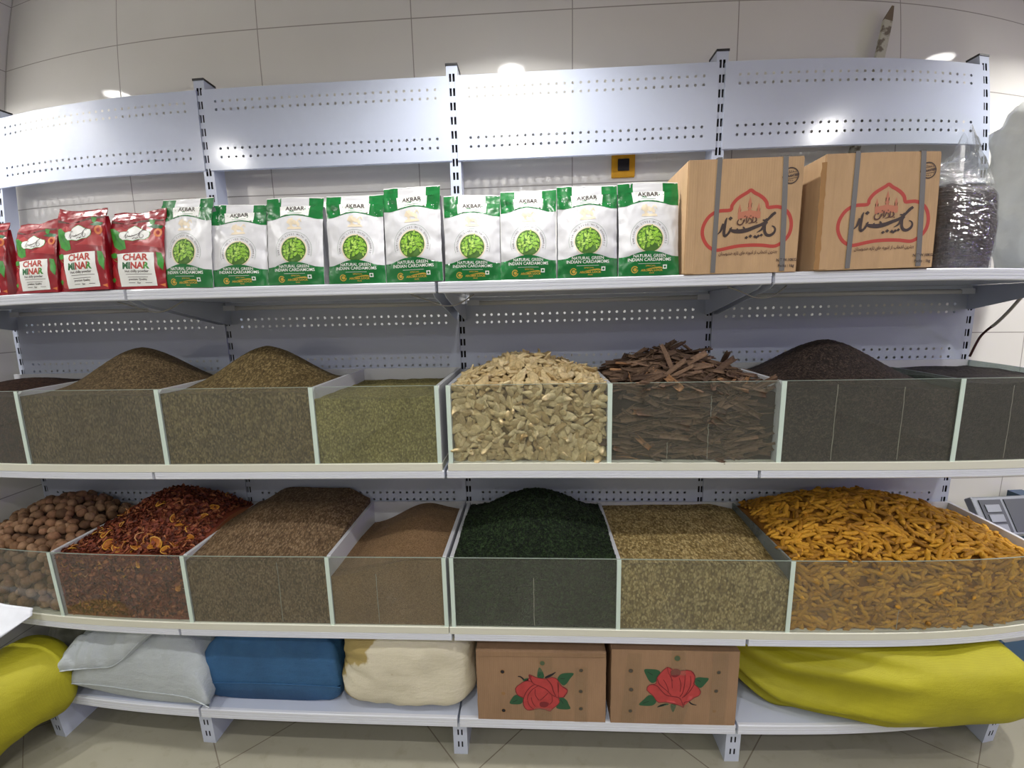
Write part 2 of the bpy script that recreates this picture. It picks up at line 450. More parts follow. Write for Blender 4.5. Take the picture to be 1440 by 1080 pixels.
for k in range(5):
    x = k-2
    r = empty('shelf_upright', (x,0,0))
    tag(r, ulab[k], 'upright post', 'slotted uprights of the shelving')
    b = MB(); hw = .0215
    slotted_face(b, -hw, hw, 0, 0, TOPZ, [ZS0-PIT*i for i in range(50)], .0138)
    for sx in (-hw, hw): b.add([(sx,0,0),(sx,.062,0),(sx,.062,TOPZ),(sx,0,TOPZ)], [(0,1,2,3)])
    b.add([(-hw,.062,0),(hw,.062,0),(hw,.062,TOPZ),(-hw,.062,TOPZ)], [(0,1,2,3)])
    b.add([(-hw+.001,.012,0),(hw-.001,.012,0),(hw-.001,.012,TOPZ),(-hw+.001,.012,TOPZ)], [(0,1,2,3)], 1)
    b.build('post', [M['white_paint'], M['dark']], r, fixn=False)
    b = MB(); b.box(-hw-.002, hw+.002, -.003, .065, TOPZ-.002, TOPZ+.005); b.build('cap', M['black'], r)
    fx = {0: .358, 4: .02}.get(k, 0); fy = {0: -.466}.get(k, -.402)
    if k == 0: continue
    b = MB(); f = .026
    slotted_face(b, fx-f, fx+f, fy, 0, .136, [.044,.096], .012, (fx-.007, fx+.007), .0028)
    for sx in (fx-f, fx+f): b.add([(sx,fy,0),(sx,-.003,0),(sx,-.003,.136),(sx,fy,.136)], [(0,1,2,3)])
    b.add([(fx-f,fy,.136),(fx+f,fy,.136),(fx+f,-.003,.136),(fx-f,-.003,.136)], [(0,1,2,3)])
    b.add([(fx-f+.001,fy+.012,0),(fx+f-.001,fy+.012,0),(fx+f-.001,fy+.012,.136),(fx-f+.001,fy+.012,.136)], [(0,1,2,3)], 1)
    b.build('base_foot', [M['white_paint'], M['dark']], r, fixn=False)
b = MB(); f = .026
slotted_face(b, -f, f, -.466, 0, .136, [.044,.096], .012, (-.007,.007), .0028)
for sx in (-f, f): b.add([(sx,-.466,0),(sx,-.1,0),(sx,-.1,.136),(sx,-.466,.136)], [(0,1,2,3)])
b.add([(-f,-.466,.136),(f,-.466,.136),(f,-.1,.136),(-f,-.1,.136)], [(0,1,2,3)])
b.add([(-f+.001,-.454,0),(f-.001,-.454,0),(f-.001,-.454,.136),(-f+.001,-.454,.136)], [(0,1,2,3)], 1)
o = b.build('metal_stand', [M['white_paint'], M['dark']], None, (-1.642,0,0), fixn=False)
tag(o, 'white slotted metal block on the floor behind the left yellow sack', 'metal stand')

# perforated back panels: real holes punched through a folded sheet
def panel_mesh(z0, z1):
    b = MB(); x0, x1, y = .0115, .9885, -.0045
    rows = [z0+.048, z0+.080, z1-.075, z1-.045]; P = .03; hx = [.0645+P*i for i in range(30)]; r = .0054; c = .012
    zs = [z0]
    for q in rows: zs += [q-c, q+c]
    zs.append(z1)
    for j in range(len(zs)-1):
        if j % 2 == 0:
            b.add([(x0,y,zs[j]),(x1,y,zs[j]),(x1,y,zs[j+1]),(x0,y,zs[j+1])], [(0,1,2,3)]); continue
        zc = rows[j//2]; xa = x0
        for h in hx:
            b.add([(xa,y,zs[j]),(h-c,y,zs[j]),(h-c,y,zs[j+1]),(xa,y,zs[j+1])], [(0,1,2,3)])
            n = 8; V = [(h+r*math.cos(2*PI*(k+.5)/n), y, zc+r*math.sin(2*PI*(k+.5)/n)) for k in range(n)]
            V += [(h+c,y,zc-c),(h+c,y,zc+c),(h-c,y,zc+c),(h-c,y,zc-c)]
            # octagon verts 0..7 start at 22.5deg ; corners: 8 br, 9 tr, 10 tl, 11 bl
            b.add(V, [(8,9,0,7),(9,1,0),(9,10,2,1),(10,3,2),(10,11,4,3),(11,5,4),(11,8,6,5),(8,7,6)])
            xa = h+c
        b.add([(xa,y,zs[j]),(x1,y,zs[j]),(x1,y,zs[j+1]),(xa,y,zs[j+1])], [(0,1,2,3)])
    yb = .010
    b.add([(x0,y,z1),(x1,y,z1),(x1,yb,z1),(x0,yb,z1)], [(0,1,2,3)]); b.add([(x0,y,z0),(x0,yb,z0),(x1,yb,z0),(x1,y,z0)], [(0,1,2,3)])
    b.add([(x0,y,z0),(x0,y,z1),(x0,yb,z1),(x0,yb,z0)], [(0,1,2,3)]); b.add([(x1,y,z0),(x1,yb,z0),(x1,yb,z1),(x1,y,z1)], [(0,1,2,3)])
    return b.build('back_panel', M['white_paint'], fixn=False)
ptxt = {2.235: ['at the top left corner, over the red bags', 'across the top, over the left green pouches', 'across the top, over the right green pouches', 'across the top, over the two kraft cartons'],
        1.39: ['of the middle tier behind the leftmost brown mounds', 'of the middle tier behind the olive seeds', 'of the middle tier behind the ginger and bark', 'of the middle tier behind the black tea'],
        1.09: ['hidden low behind the leftmost middle bins', 'low behind the olive seed bin', 'low behind the ginger bin', 'low behind the black tea bin'],
        .79: ['of the lower tier behind the dried limes', 'of the lower tier behind the brown ground spices', 'of the lower tier behind the dark green herb', 'of the lower tier behind the turmeric']}
for z0 in (2.235, 1.39, .79):
    p0 = panel_mesh(z0, z0+.298)
    for k in range(4):
        o = p0 if k == 0 else copy_tree(p0)
        o.location = (k-2, 0, 0)
        tag(o, 'white perforated steel back panel ' + ptxt[z0][k], 'back panel', 'perforated back panels')
b = MB(); b.box(.0115,.9885,-.0045,.0,1.092,1.387)
for z0 in (1.09, .49, .19):
    if z0 != 1.09: continue
    p0 = b.build('back_panel', M['white_paint'])
    for k in range(4):
        o = p0 if k == 0 else copy_tree(p0); o.location = (k-2,0,0)
        tag(o, 'plain white steel back panel ' + ptxt[1.09][k], 'back panel', 'plain back panels')
b = MB(); b.box(.0115,.9885,-.0045,.0,.19,.786); p0 = b.build('back_panel', M['white_paint'])
for k in range(4):
    o = p0 if k == 0 else copy_tree(p0); o.location = (k-2,0,0)
    tag(o, 'plain white steel back panel ' + ['behind the grey bag on the base shelf','behind the blue sack on the base shelf','behind the rose cartons on the base shelf','behind the long yellow sack on the base shelf'][k], 'back panel', 'plain back panels')

def shelf(name, k, yf, zt, rail, lab, brackets=True, gapclip=True, cat='shelf'):
    r = empty(name, (k-2, 0, zt)); tag(r, lab, cat, 'shelves of the gondola')
    b = MB(); x0, x1 = .004, .996
    b.box(x0, x1, yf+.012, -.006, -.028, 0); b.build('board', M['white_paint'], r)
    b = MB(); h = rail
    prof = [(yf+.012,0),(yf+.003,0),(yf,-.003)]
    for q in (.36,.64):
        zz = -h*q; prof += [(yf,zz+.0012),(yf+.0012,zz+.0008),(yf+.0012,zz-.0008),(yf,zz-.0012)]
    prof += [(yf,-h+.003),(yf+.003,-h),(yf+.012,-h)]
    b.poly_prism(prof, 'x', x0+.001, x1-.001); b.build('price_rail', M['rail'], r)
    if brackets:
        for bx in (x0+.014, x1-.014):
            b = MB(); b.poly_prism([(-.006,-.029),(-.006,-.118),(-.03,-.118),(yf+.05,-.045),(yf+.02,-.029)], 'x', bx-.0015, bx+.0015)
            b.build('bracket', M['white_paint'], r)
    return r
lab1 = ['topmost white shelf under the red bags', 'topmost white shelf under the left green pouches', 'topmost white shelf under the right green pouches and kraft carton', 'topmost white shelf under the wrapped tea block']
lab2 = ['white shelf carrying the leftmost bin row of the middle tier', 'white shelf under the two bins of olive and green seeds', 'white shelf under the ginger and bark bins', 'white shelf under the black tea bins']
lab3 = ['white shelf of the lower tier carrying limes and red petals', 'white shelf of the lower tier under the two brown spice bins', 'white shelf of the lower tier under the dark green herb', 'white shelf of the lower tier under the turmeric']
lab4 = ['white base shelf just above the floor under the white woven sacks', 'white base shelf just above the floor under the blue sack', 'white base shelf just above the floor under the rose cartons', 'white base shelf just above the floor under the long yellow sack']
for k in range(4):
    shelf('shelf', k, -.437, 1.741, .034, lab1[k])
    shelf('shelf', k, -.441, 1.135, .027, lab2[k])
    shelf('shelf', k, -.441, .540, .028, lab3[k])
    shelf('shelf', k, -.420, .177, .040, lab4[k], False)
# unlit tube lamps under the topmost shelf
for k, (a, c, lb) in enumerate([(-1.965,-1.25,'over the leftmost brown mound'),(-.98,-.02,'over the olive seeds'),(.03,.985,'over the ginger and bark'),(1.02,1.97,'over the black tea')]):
    r = empty('tube_lamp', ((a+c)/2,-.034,1.690)); h = (c-a)/2
    tag(r, 'thin unlit white tube lamp under the topmost shelf, '+lb, 'tube lamp', 'tube lamps under the topmost shelf')
    b = MB(); b.tube([(-h+.02,0,0),(h-.02,0,0)], .009, 12); b.build('tube', plain('opal_tube', srgb(226,226,226), .3), r)
    b = MB()
    b.box(-h,-h+.05,-.011,.011,-.010,.011); b.build('end_cap', M['rail'], r)
    b = MB(); b.box(h-.05,h,-.011,.011,-.010,.011); b.build('end_cap', M['rail'], r)
    b = MB(); b.box(-h+.01,h-.01,-.008,.030,.009,.022); b.build('batten', M['white_paint'], r)
# thin cables sagging at the shelf joints
mc = plain('grey_cable', srgb(150,148,142), .5)
for x, lb in ((-1,'left'),(0,'middle'),(1,'right')):
    pts = catmull([(-.10,-.37,1.7075),(-.05,-.36,1.69),(.0,-.35,1.672),(.05,-.35,1.676),(.10,-.33,1.7075)], 5)
    b = MB(); b.tube(pts, .0022, 6); o = b.build('cable', mc, None, (x,0,0))
    tag(o, {'left':'thin grey cable sagging under the shelf joint below the red bags','middle':'thin grey cable sagging under the shelf joint above the ginger','right':'thin grey cable sagging under the shelf joint below the kraft cartons'}[lb], 'cable', 'cables under the topmost shelf')
# cord at the right end of the topmost shelf
pts = catmull([(1.995,-.03,1.44),(1.995,-.058,1.512),(1.995,-.085,1.545),(1.995,-.115,1.57),(1.995,-.155,1.613),(1.995,-.20,1.668),(1.995,-.235,1.70)], 5)
b = MB(); b.tube(pts, [.0042 if i < 13 else .0055 for i in range(len(pts))], 8)
for i in range(len(b.f)): b.m[i] = 0 if i < 13*8 else 1
o = b.build('cord', [plain('dark_red_sleeve', srgb(70,30,30), .5), plain('greyed_cord', srgb(168,164,156), .6)])
tag(o, 'thin cord with a dark red lower half, slanting below the topmost shelf', 'cord')
# worn stick behind the top panel and yellow outlet plate on the wall
t = NT('peeling_paint'); f = t.noise(t.obj(), 40, 4); t.pbr(t.ramp(f, [(.50,srgb(186,184,168)),(.62,srgb(108,98,84))], 'LINEAR'), .6)
a, c = Vector((1.04,.03,.0012)), Vector((1.652,.066,2.735)); dr = (c-a).normalized()
b = MB(); q = dr.rotation_difference(Vector((0,0,1))).inverted().to_matrix().to_4x4(); q.translation = a; L = (c-a).length
b.box(-.0165,.0165,-.007,.007,0,L-.03,0,q)
b.add([q @ Vector(p) for p in ((-.0165,-.007,L-.03),(.0165,-.007,L-.03),(.0165,.007,L-.03),(-.0165,.007,L-.03),(.012,-.006,L+.03),(.014,.006,L+.03),(.006,0,L+.034))], [(0,1,4),(1,2,5,4),(2,3,5),(3,0,6),(0,4,6),(3,6,5),(4,5,6)], 1)
o = b.build('wooden_stick', [t.m, plain('splintered_wood', srgb(112,98,82), .8)])
tag(o, 'narrow stick with peeling white paint poking up behind the top right panel', 'stick')
r = empty('outlet_plate', (.667,WY,2.225)); tag(r, 'yellow square outlet plate with a black middle on the tiled wall', 'outlet plate')
b = MB(); b.box(-.047,.047,-.012,0,-.047,.047); bevel(b.build('plate', plain('yellow_plastic', srgb(206,150,22), .35), r), .004)
b = MB(); b.box(-.023,.023,-.016,-.011,-.023,.023); bevel(b.build('insert', M['black'], r), .003)
# ------------------------------------------------------------------ pouches on the topmost shelf
ZT = 1.741
def make_pouch(name, w, H, dep, seed, mats, decals, sealfn, gus, topdep=.010):
    """flat-bottomed foil bag; local origin at base centre, front towards -y"""
    def prof(v): return (dep*(1-v)**.8 + topdep*v)/2
    def surf(x, z, off=0):
        u = min(max(x/w+.5, 0), 1); v = min(max(z/H, 0), 1)
        e = 1-(2*u-1)**2
        y = -prof(v) - .012*e**.7*math.sin(PI*min(1, .08+v*.98))**.8 - .004*e*max(0, 1-abs(v-.30)*4)
        wr = .0030*nz(x*34+seed, z*30, seed) + .0018*nz(x*80, z*55+seed, seed*2)
        wr *= .35 + 1.0*max(0, v-.62)*2.2 + .7*abs(2*u-1)**3
        kx = 1 - .02*math.sin(PI*v) + .01*nz(z*20+seed, seed, 3)
        return (x*kx, y + wr - off, z + .003*nz(x*14+seed, z*5, 9)*v)
    gx, gz = w/30, H/40
    b = MB()
    NX, NZ = 30, 40
    b.grid(lambda u, v: surf((u-.5)*w, v*H), NX, NZ, 0)
    # gusseted sides and back
    for sx in (-1, 1):
        def side(u, v, sx=sx):
            f = surf(sx*w/2, v*H); yb = prof(v)
            y = f[1] + (yb-f[1])*u
            return (f[0] - sx*.22*dep*(1-abs(2*u-1))*min(1, .25+v), y, f[2])
        b.grid(side, 6, NZ, gus, flip=(sx > 0) == False)
    b.grid(lambda u, v: (surf((.5-u)*w, v*H)[0], prof(v)+.004*math.sin(PI*u)*math.sin(PI*v), surf((.5-u)*w, v*H)[2]), 8, NZ, gus)
    b.add([surf(-w/2,0), surf(w/2,0), (w/2,prof(0),0), (-w/2,prof(0),0)], [(0,3,2,1)], gus)
    for sh, off, mi, fine in decals: decal(b, sh, surf, off, mi, gx, gz)
    o = b.build(name, mats, fixn=False)
    s = sealfn(surf, w, H, prof, seed); s.parent = o
    return o

GM = [M['silver'], M['foilside'], M['green'], M['white_print'], M['dgreen'], M['cream_print'], M['poddark'], M['pod'], M['pod2'], M['gold'], M['ink']]
KX, KZ = .000265, .000273
def gp(X, Y): return ((X-410)*KX, (1030-Y)*KZ)
GH = (1030-140)*KZ
def green_decals(w):
    D = []; hw = w/2
    top = [gp(0,286)]; h = hw
    # upper green band with white name panel, arched lower edge
    arch = [(-h, gp(0,292)[1])] + [(t*h, gp(0,292)[1] + .0135*max(0, math.cos(t*PI*.62))**1.4*(1 if abs(t)<.81 else 0)) for t in [i/16 for i in range(-15,16)]] + [(h, gp(0,292)[1])]
    D.append((poly2d(arch + [(h,GH),(-h,GH)]), .0003, 2, True))
    pan = [(x, z+.0035) for x, z in arch if abs(x) < .046]
    D.append((poly2d([(-.048, GH)] + [(pan[0][0],pan[0][1])] + pan[1:] + [(.048, GH)]), .0005, 3, True))
    D.append((text2d('AKBAR', .0165, 0, gp(0,186)[1], .02, 1.15), .0008, 10, False))
    D.append((poly2d([(-.022,gp(0,218)[1]),(.022,gp(0,218)[1]),(.022,gp(0,214)[1]),(-.022,gp(0,214)[1])]), .0008, 2, False))
    # pale gold crest
    rr = random.Random(3)
    cx, cz = gp(415, 345)
    for k in range(9):
        D.append((disc2d(cx+rr.uniform(-.018,.018), cz+rr.uniform(-.011,.012), .008, .005, 12, rr.uniform(0,3)), .0003+.00002*k, 5, False))
    D.append((poly2d([(cx-.024,cz-.016),(cx+.024,cz-.016),(cx+.020,cz-.009),(cx-.020,cz-.009)]), .00055, 5, True))
    for s_ in (-1,1): D.append((stroke2d([(cx+s_*.006,cz+.004,.003),(cx+s_*.016,cz+.016,.004),(cx+s_*.022,cz+.006,.002)], sub=4), .0006, 5, False))
    # picture of pods, ringed with lettering
    cx, cz = gp(412, 640)
    D.append((disc2d(cx, cz, .0425, None, 36), .0004, 5, True))
    D.append((disc2d(cx, cz, .0388, None, 36), .0006, 6, True))
    for k in range(46):
        a = rr.uniform(0, 2*PI); r = .034*math.sqrt(rr.random()); ang = rr.uniform(0, PI)
        px, pz = cx+r*math.cos(a), cz+r*math.sin(a); L = rr.uniform(.0085,.0125)*(1 if r < .026 else .7); wd = L*.40
        P = [(-L,0),(-.55*L,wd*.85),(.1*L,wd),(.7*L,wd*.6),(L,0),(.7*L,-wd*.6),(.1*L,-wd),(-.55*L,-wd*.85)]
        ca, sa = math.cos(ang), math.sin(ang)
        q = lambda s_: poly2d([(px+(x*ca-z*sa)*s_, pz+(x*sa+z*ca)*s_) for x, z in P])
        D.append((q(1.12), .0007+.00002*k, 6, False)); D.append((q(.92), .00071+.00002*k, 7 if k % 3 else 8, False))
        D.append((stroke2d([(px-.75*L*ca, pz-.75*L*sa), (px+.75*L*ca, pz+.75*L*sa)], .0007, 1), .000715+.00002*k, 6, False))
    D.append((ring2d(cx, cz, .0565, .0571, 40, -.35, PI+.35), .0004, 4, False))
    D.append((arc_text('ENRICHING LIVES WITH GOODNESS', .0078, cx, cz, .0465, PI+.28, -.28), .0005, 10, False))
    # lower green band
    zb = gp(0,832)[1]
    arch = [(t*h, zb + .0165*max(0, math.cos(t*PI*.60))**1.3*(1 if abs(t)<.83 else 0)) for t in [i/16 for i in range(-16,17)]]
    D.append((poly2d(arch + [(h,.0),(-h,.0)]), .0021, 2, True))
    D.append((text2d('NATURAL GREEN', .0122, 0, gp(0,836)[1]-.0005, .012), .0024, 3, False))
    D.append((text2d('INDIAN CARDAMOMS', .0128, 0, gp(0,878)[1], .012), .0024, 3, False))
    D.append((poly2d([(-.033,gp(0,905)[1]),(.033,gp(0,905)[1]),(.033,gp(0,902)[1]),(-.033,gp(0,902)[1])]), .0024, 3, False))
    D.append((text2d('SPECIAL', .006, .004, gp(0,934)[1], .01, 1.4), .0024, 9, False))
    D.append((text2d('AROMA LOCK', .0085, .008, gp(0,984)[1], .03, 1.15), .0024, 9, False))
    D.append((text2d('PACK', .0055, .008, gp(0,1008)[1], .02), .0024, 9, False))
    D.append((stroke2d([(-.006,gp(0,960)[1],.001),(.012,gp(0,952)[1],.003),(.032,gp(0,946)[1],.004),(.041,gp(0,958)[1],.001)], sub=4), .0024, 9, False))
    lx, lz = gp(250, 965)
    D.append((ring2d(lx, lz, .0075, .0102, 26, .5, 2*PI), .0024, 9, False)); D.append((disc2d(lx+.001, lz, .005, None, 14), .0024, 9, False))
    vx, vz = gp(585, 940)
    D.append((poly2d([(vx-.006,vz-.006),(vx+.006,vz-.006),(vx+.006,vz+.006),(vx-.006,vz+.006)]), .0024, 3, False)); D.append((disc2d(vx, vz, .0034, None, 14), .0026, 2, False))
    return D
def green_seal(surf, w, H, prof, seed):
    b = MB(); L = .027
    th = .5 + .35*math.sin(seed*2.1)
    def fn(x0, x1):
        def f(u, v):
            x = x0 + (x1-x0)*u; p = surf(x, H)
            return (p[0], p[1] + math.sin(th)*L*v + .002*nz(x*30+seed, v*3, 1), p[2] + math.cos(th)*L*v + .004*v*nz(x*9+seed, 2, 5))
        return f
    for x0, x1, mi in ((-w/2,-.044,1),(-.044,.044,0),(.044,w/2,1)):
        b.grid(fn(x0,x1), 6, 5, mi)
    def g(u, v):
        x = (u-.5)*w; p = fn(-w/2, w/2)(u, 1); return (p[0], p[1]+.0006*(v-.5), p[2]+.0022*v)
    b.grid(g, 16, 1, 2)
    def bk(u, v):
        p = fn(-w/2,w/2)(u, v); return (p[0], p[1]+.003*(1-v)+.0006, p[2]-.0003)
    b.grid(bk, 12, 4, 0)
    return b.build('top_seal', [M['silver'], M['green'], M['white_print']], fixn=False)
GW = .178
GD = green_decals(GW)
variants = [make_pouch('cardamom_pouch', GW, GH, .072, 1.7+3.1*i, GM, GD, green_seal, 1) for i in range(3)]
gx_ = [(-.880,-.703,2.014),(-.708,-.535,1.989),(-.530,-.352,2.004),(-.335,-.162,2.005),(-.154,.022,2.022),(.028,.196,1.992),(.200,.366,2.003),(.372,.548,2.006),(.553,.728,2.009)]
glab = ['leftmost green and white pouch, touching the red bags, its silver side showing', 'second green and white pouch from the left, shortest beside the left upright post', 'third green and white pouch from the left', 'fourth green and white pouch from the left',
        'tall green and white pouch with a raised right corner, fifth from the left', 'green and white pouch just right of the middle upright post', 'green and white pouch with its upper face bent flat, seventh from the left', 'second green and white pouch from the left kraft carton', 'green and white pouch leaning next to the left kraft carton']
rots = [(.5,2.2,-9),(0,.5,3),(0,.6,-2),(.5,-.4,4),(0,-2.0,-5),(.5,.3,2),(-1,.6,-2),(0,.2,1),(0,0,2)]
for i, (x0, x1, zt) in enumerate(gx_):
    o = variants[i] if i < 3 else copy_tree(variants[i % 3])
    sx = (x1-x0)/GW*1.02; sz = (zt-ZT)/(GH+.0235)
    o.scale = (sx, 1, sz)
    o.location = ((x0+x1)/2, -.392, ZT+.001); r = rots[i]; o.rotation_euler = tuple(math.radians(a) for a in (r[0]-0, r[1]*.6, r[2]*.6))
    tag(o, glab[i], 'pouch', 'green and white cardamom pouches')

# calligraphy strokes, traced in the box-front frame (units: crop pixels)
CALLI = [[(935,588,20),(905,620,34),(900,690,36),(925,750,40),(975,765,38),(1025,735,34),(1042,690,26),(1025,655,20),(992,640,12)],
         [(918,540,10),(908,585,26),(903,640,30),(905,700,30)],
         [(895,590,34),(884,640,34),(855,690,26),(800,722,8)],
         [(1030,460,22),(995,492,40),(950,540,34),(900,590,34),(840,625,40),(770,650,46),(690,680,52),(600,698,56),(510,696,50),(455,680,34),(440,655,20)],
         [(868,560,16),(905,562,22),(925,540,16)],
         [(640,690,20),(625,655,24),(610,640,10)], [(545,690,20),(535,660,22)],
         [(392,515,12),(378,560,30),(368,640,36),(362,715,40),(378,755,36),(415,730,28),(440,690,30),(462,640,14)],
         [(345,590,26),(335,640,34),(312,695,24),(270,738,6)]]
DOTS = [(440,525,30),(1020,478,24),(665,785,24),(718,768,26),(692,795,0),(778,775,24),(822,770,24),(862,758,24),(800,790,18)]
SMALL = [[(770,520,10),(785,555,18),(768,580,16),(735,592,8)], [(738,512,12),(735,590,16)], [(700,535,14),(722,560,14),(715,590,14),(680,598,8)], [(690,520,12),(668,575,14),(640,600,6)],
         [(655,505,12),(650,575,14)], [(630,540,12),(618,575,14),(595,598,6)], [(545,545,12),(532,580,16),(545,608,18),(580,612,18),(608,588,16),(615,545,10)], [(620,505,10),(640,500,10)]]
OUTL = [(690,165),(740,200),(800,232),(860,275),(905,330),(925,394),(985,394),(1055,392),(1120,412),(1180,455),(1222,515),(1247,595),(1250,680),(1228,765),(1175,838),(1105,890),(1030,912),(900,895),(780,888),(690,888),(560,895),(440,915),(300,942),(225,928),(155,880),(103,805),(75,720),(80,630),(112,550),(165,482),(235,438),(310,420),(435,414),(450,360),(485,305),(530,262),(600,218),(650,190)]
def calli_decals(off=.0005, fx=lambda X, Y: (X, Y), wk=1):
    D = []
    for st in CALLI: D.append(stroke2d([(p[0],p[1],p[2]*wk) for p in st], sub=5))
    for X, Y, r in DOTS:
        if r: D.append(poly2d([(X-r*1.0,Y+r*.1),(X,Y-r*.9),(X+r*1.0,Y-r*.1),(X,Y+r*.9)]))
    return [mapshape(s, fx) for s in D]
def ar(txt):
    """Persian words from presentation forms, right to left"""
    J = {'ب':(0xFE8F,0xFE90,0xFE91,0xFE92),'ه':(0xFEE9,0xFEEA,0xFEEB,0xFEEC),'ت':(0xFE95,0xFE96,0xFE97,0xFE98),'ی':(0xFBFC,0xFBFD,0xFBFE,0xFBFF),'ن':(0xFEE5,0xFEE6,0xFEE7,0xFEE8),
         'خ':(0xFEA5,0xFEA6,0xFEA7,0xFEA8),'س':(0xFEB1,0xFEB2,0xFEB3,0xFEB4)}
    R = {'ر':(0xFEAD,0xFEAE),'ا':(0xFE8D,0xFE8E),'ز':(0xFEAF,0xFEB0),'د':(0xFEA9,0xFEAA),'و':(0xFEED,0xFEEE)}
    out = ''
    for word in txt.split(' '):
        prev = False; cs = []
        for i, ch in enumerate(word):
            nxt = i+1 < len(word)
            if ch in J: cs.append(chr(J[ch][(2 if nxt else 0) + (1 if prev else 0)])); prev = True
            elif ch in R: cs.append(chr(R[ch][1 if prev else 0])); prev = False
            else: cs.append(ch); prev = False
        out = ''.join(reversed(cs)) + (' ' + out if out else '')
    return out

# red spice bags
RM = [M['red_foil'], M['red_foil'], M['red_light'], M['leaf_print'], M['white_print'], M['red_print'], M['ink'], M['orange'], M['dgreen'], M['brown_ink']]
RW, RH = .178, .225
def red_decals(w, H):
    P = lambda u, v: ((u-.5)*w, v*H); D = []
    def pl(uv, off, mi, fine=True): D.append((poly2d([P(*p) for p in uv]), off, mi, fine))
    pl([(.02,.99),(.30,.93),(.55,.96),(.8,.99),(.98,.99),(.98,.97),(.5,.93),(.02,.95)], .0003, 9)
    pl([(.05,.86),(.2,.90),(.33,.84),(.42,.72),(.30,.76),(.15,.84)], .0003, 2)
    pl([(.42,.62),(.60,.66),(.80,.78),(.97,.70),(.97,.58),(.75,.60)], .0003, 2)
    pl([(.02,.30),(.10,.36),(.16,.25),(.22,.10),(.20,.03),(.10,.05),(.04,.15)], .0003, 2)
    pl([(0.0,.86),(.08,.87),(.20,.80),(.30,.70),(.34,.57),(.22,.55),(.10,.60),(.03,.72)], .0005, 3)
    D.append((stroke2d([P(.02,.85)+(.0006,),P(.14,.72)+(.0014,),P(.30,.58)+(.0006,)], sub=4), .0007, 8, False))
    pl([(0,.50),(.10,.52),(.20,.49),(.12,.44),(.02,.45)], .0005, 3)
    D.append((stroke2d([P(.02,.47)+(.001,),P(.10,.41)+(.0015,),P(.22,.38)+(.001,)], sub=4), .0006, 3, False))
    pl([(.87,.52),(.95,.51),(.99,.40),(.97,.26),(.90,.34)], .0005, 3)
    pl([(.72,.99),(.84,.97),(.80,.90),(.74,.92)], .0005, 3); pl([(.70,.88),(.84,.92),(.97,.90),(.95,.86),(.82,.86)], .0005, 8)
    D.append((disc2d(*P(.90,.80), .013, .014, 18), .0006, 7, True)); D.append((disc2d(*P(.90,.80), .006, .007, 12), .0008, 2, False))
    pl([(.0,.14),(.06,.17),(.10,.13),(.05,.09)], .0006, 3); pl([(.9,.06),(.99,.08),(.99,.03)], .0006, 7)
    pl([(.16,.50),(.84,.515),(.86,.045),(.20,.035)], .0009, 4)
    cx, cz = P(.47,.775)
    lob = [(-.50,0),(-.47,.06),(-.36,.075),(-.24,.07),(-.20,.12),(-.10,.16),(0,.19),(.10,.16),(.20,.12),(.24,.07),(.36,.075),(.47,.06),(.50,0),(.47,-.07),(.36,-.13),(.2,-.13),(0,-.165),(-.2,-.13),(-.36,-.13),(-.47,-.07)]
    D.append((poly2d([(cx+a*w*.60, cz+c*H*.63) for a, c in lob]), .0008, 3, True))
    D.append((poly2d([(cx+a*w*.575, cz+c*H*.585) for a, c in lob]), .0010, 4, True))
    k = .066/760
    for s in calli_decals(fx=lambda X, Y: (cx + (X-660)*k, cz - .0035 - (Y-650)*k), wk=.55): D.append((s, .0013+.00003*len(D), 6, False))
    D.append((text2d('CHAR', .0285, .003, .405*H, .035, 1.06), .0012, 5, False))
    a, f = text2d('MINAR', .0285, .003, .288*H, .045, .98)
    xs = [p[0] for p in a]; lo, hi = min(xs), max(xs)
    def band(q): return [g for g in f if q(sum(a[i][0] for i in g)/len(g))]
    D.append(((a, band(lambda x: x < lo+.0285)), .0012, 8, False)); D.append(((a, band(lambda x: x > hi-.0155)), .0012, 3, False))
    D.append(((a, band(lambda x: lo+.0285 <= x <= hi-.0155)), .0012, 5, False))
    D.append((text2d('Hot chilly powder', .0105, .006, .235*H, .02), .0012, 6, False))
    for z, a, c in ((.205,.33,.80),(.165,.36,.72),(.085,.36,.48),(.085,.66,.78)): pl([(a,z),(c,z),(c,z+.006),(a,z+.006)], .0012, 6, False)
    D.append((text2d('premium Quality', .0085, .006, .125*H, .02), .0012, 6, False)); D.append((text2d('1kg', .008, .008, .075*H, .03), .0012, 6, False))
    return D
def red_seal(surf, w, H, prof, seed):
    b = MB(); L = .030; th = .35
    def f(u, v):
        x = (u-.5)*w; p = surf(x, H); c = abs(2*u-1)
        return (p[0], p[1] + math.sin(th)*L*v + .004*v*nz(x*25+seed, v*2, 1), p[2] + (math.cos(th)*L*v)*(.75+.45*c*(u if seed > 2 else 1-u)) + .005*v*nz(x*16+seed, 2, 5) - .0012*abs(math.sin(v*PI*5)))
    b.grid(f, 24, 10, 0)
    b.grid(lambda u, v: (lambda p: (p[0], p[1]+.0035*(1-v)+.0006, p[2]))(f(u, v)), 16, 6, 0)
    return b.build('top_seal', [M['red_foil']], fixn=False)
RD = red_decals(RW, RH)
rv = [make_pouch('spice_bag', RW, RH, .064, 1.1+2.3*i, RM, RD, red_seal, 1, .012) for i in range(2)]
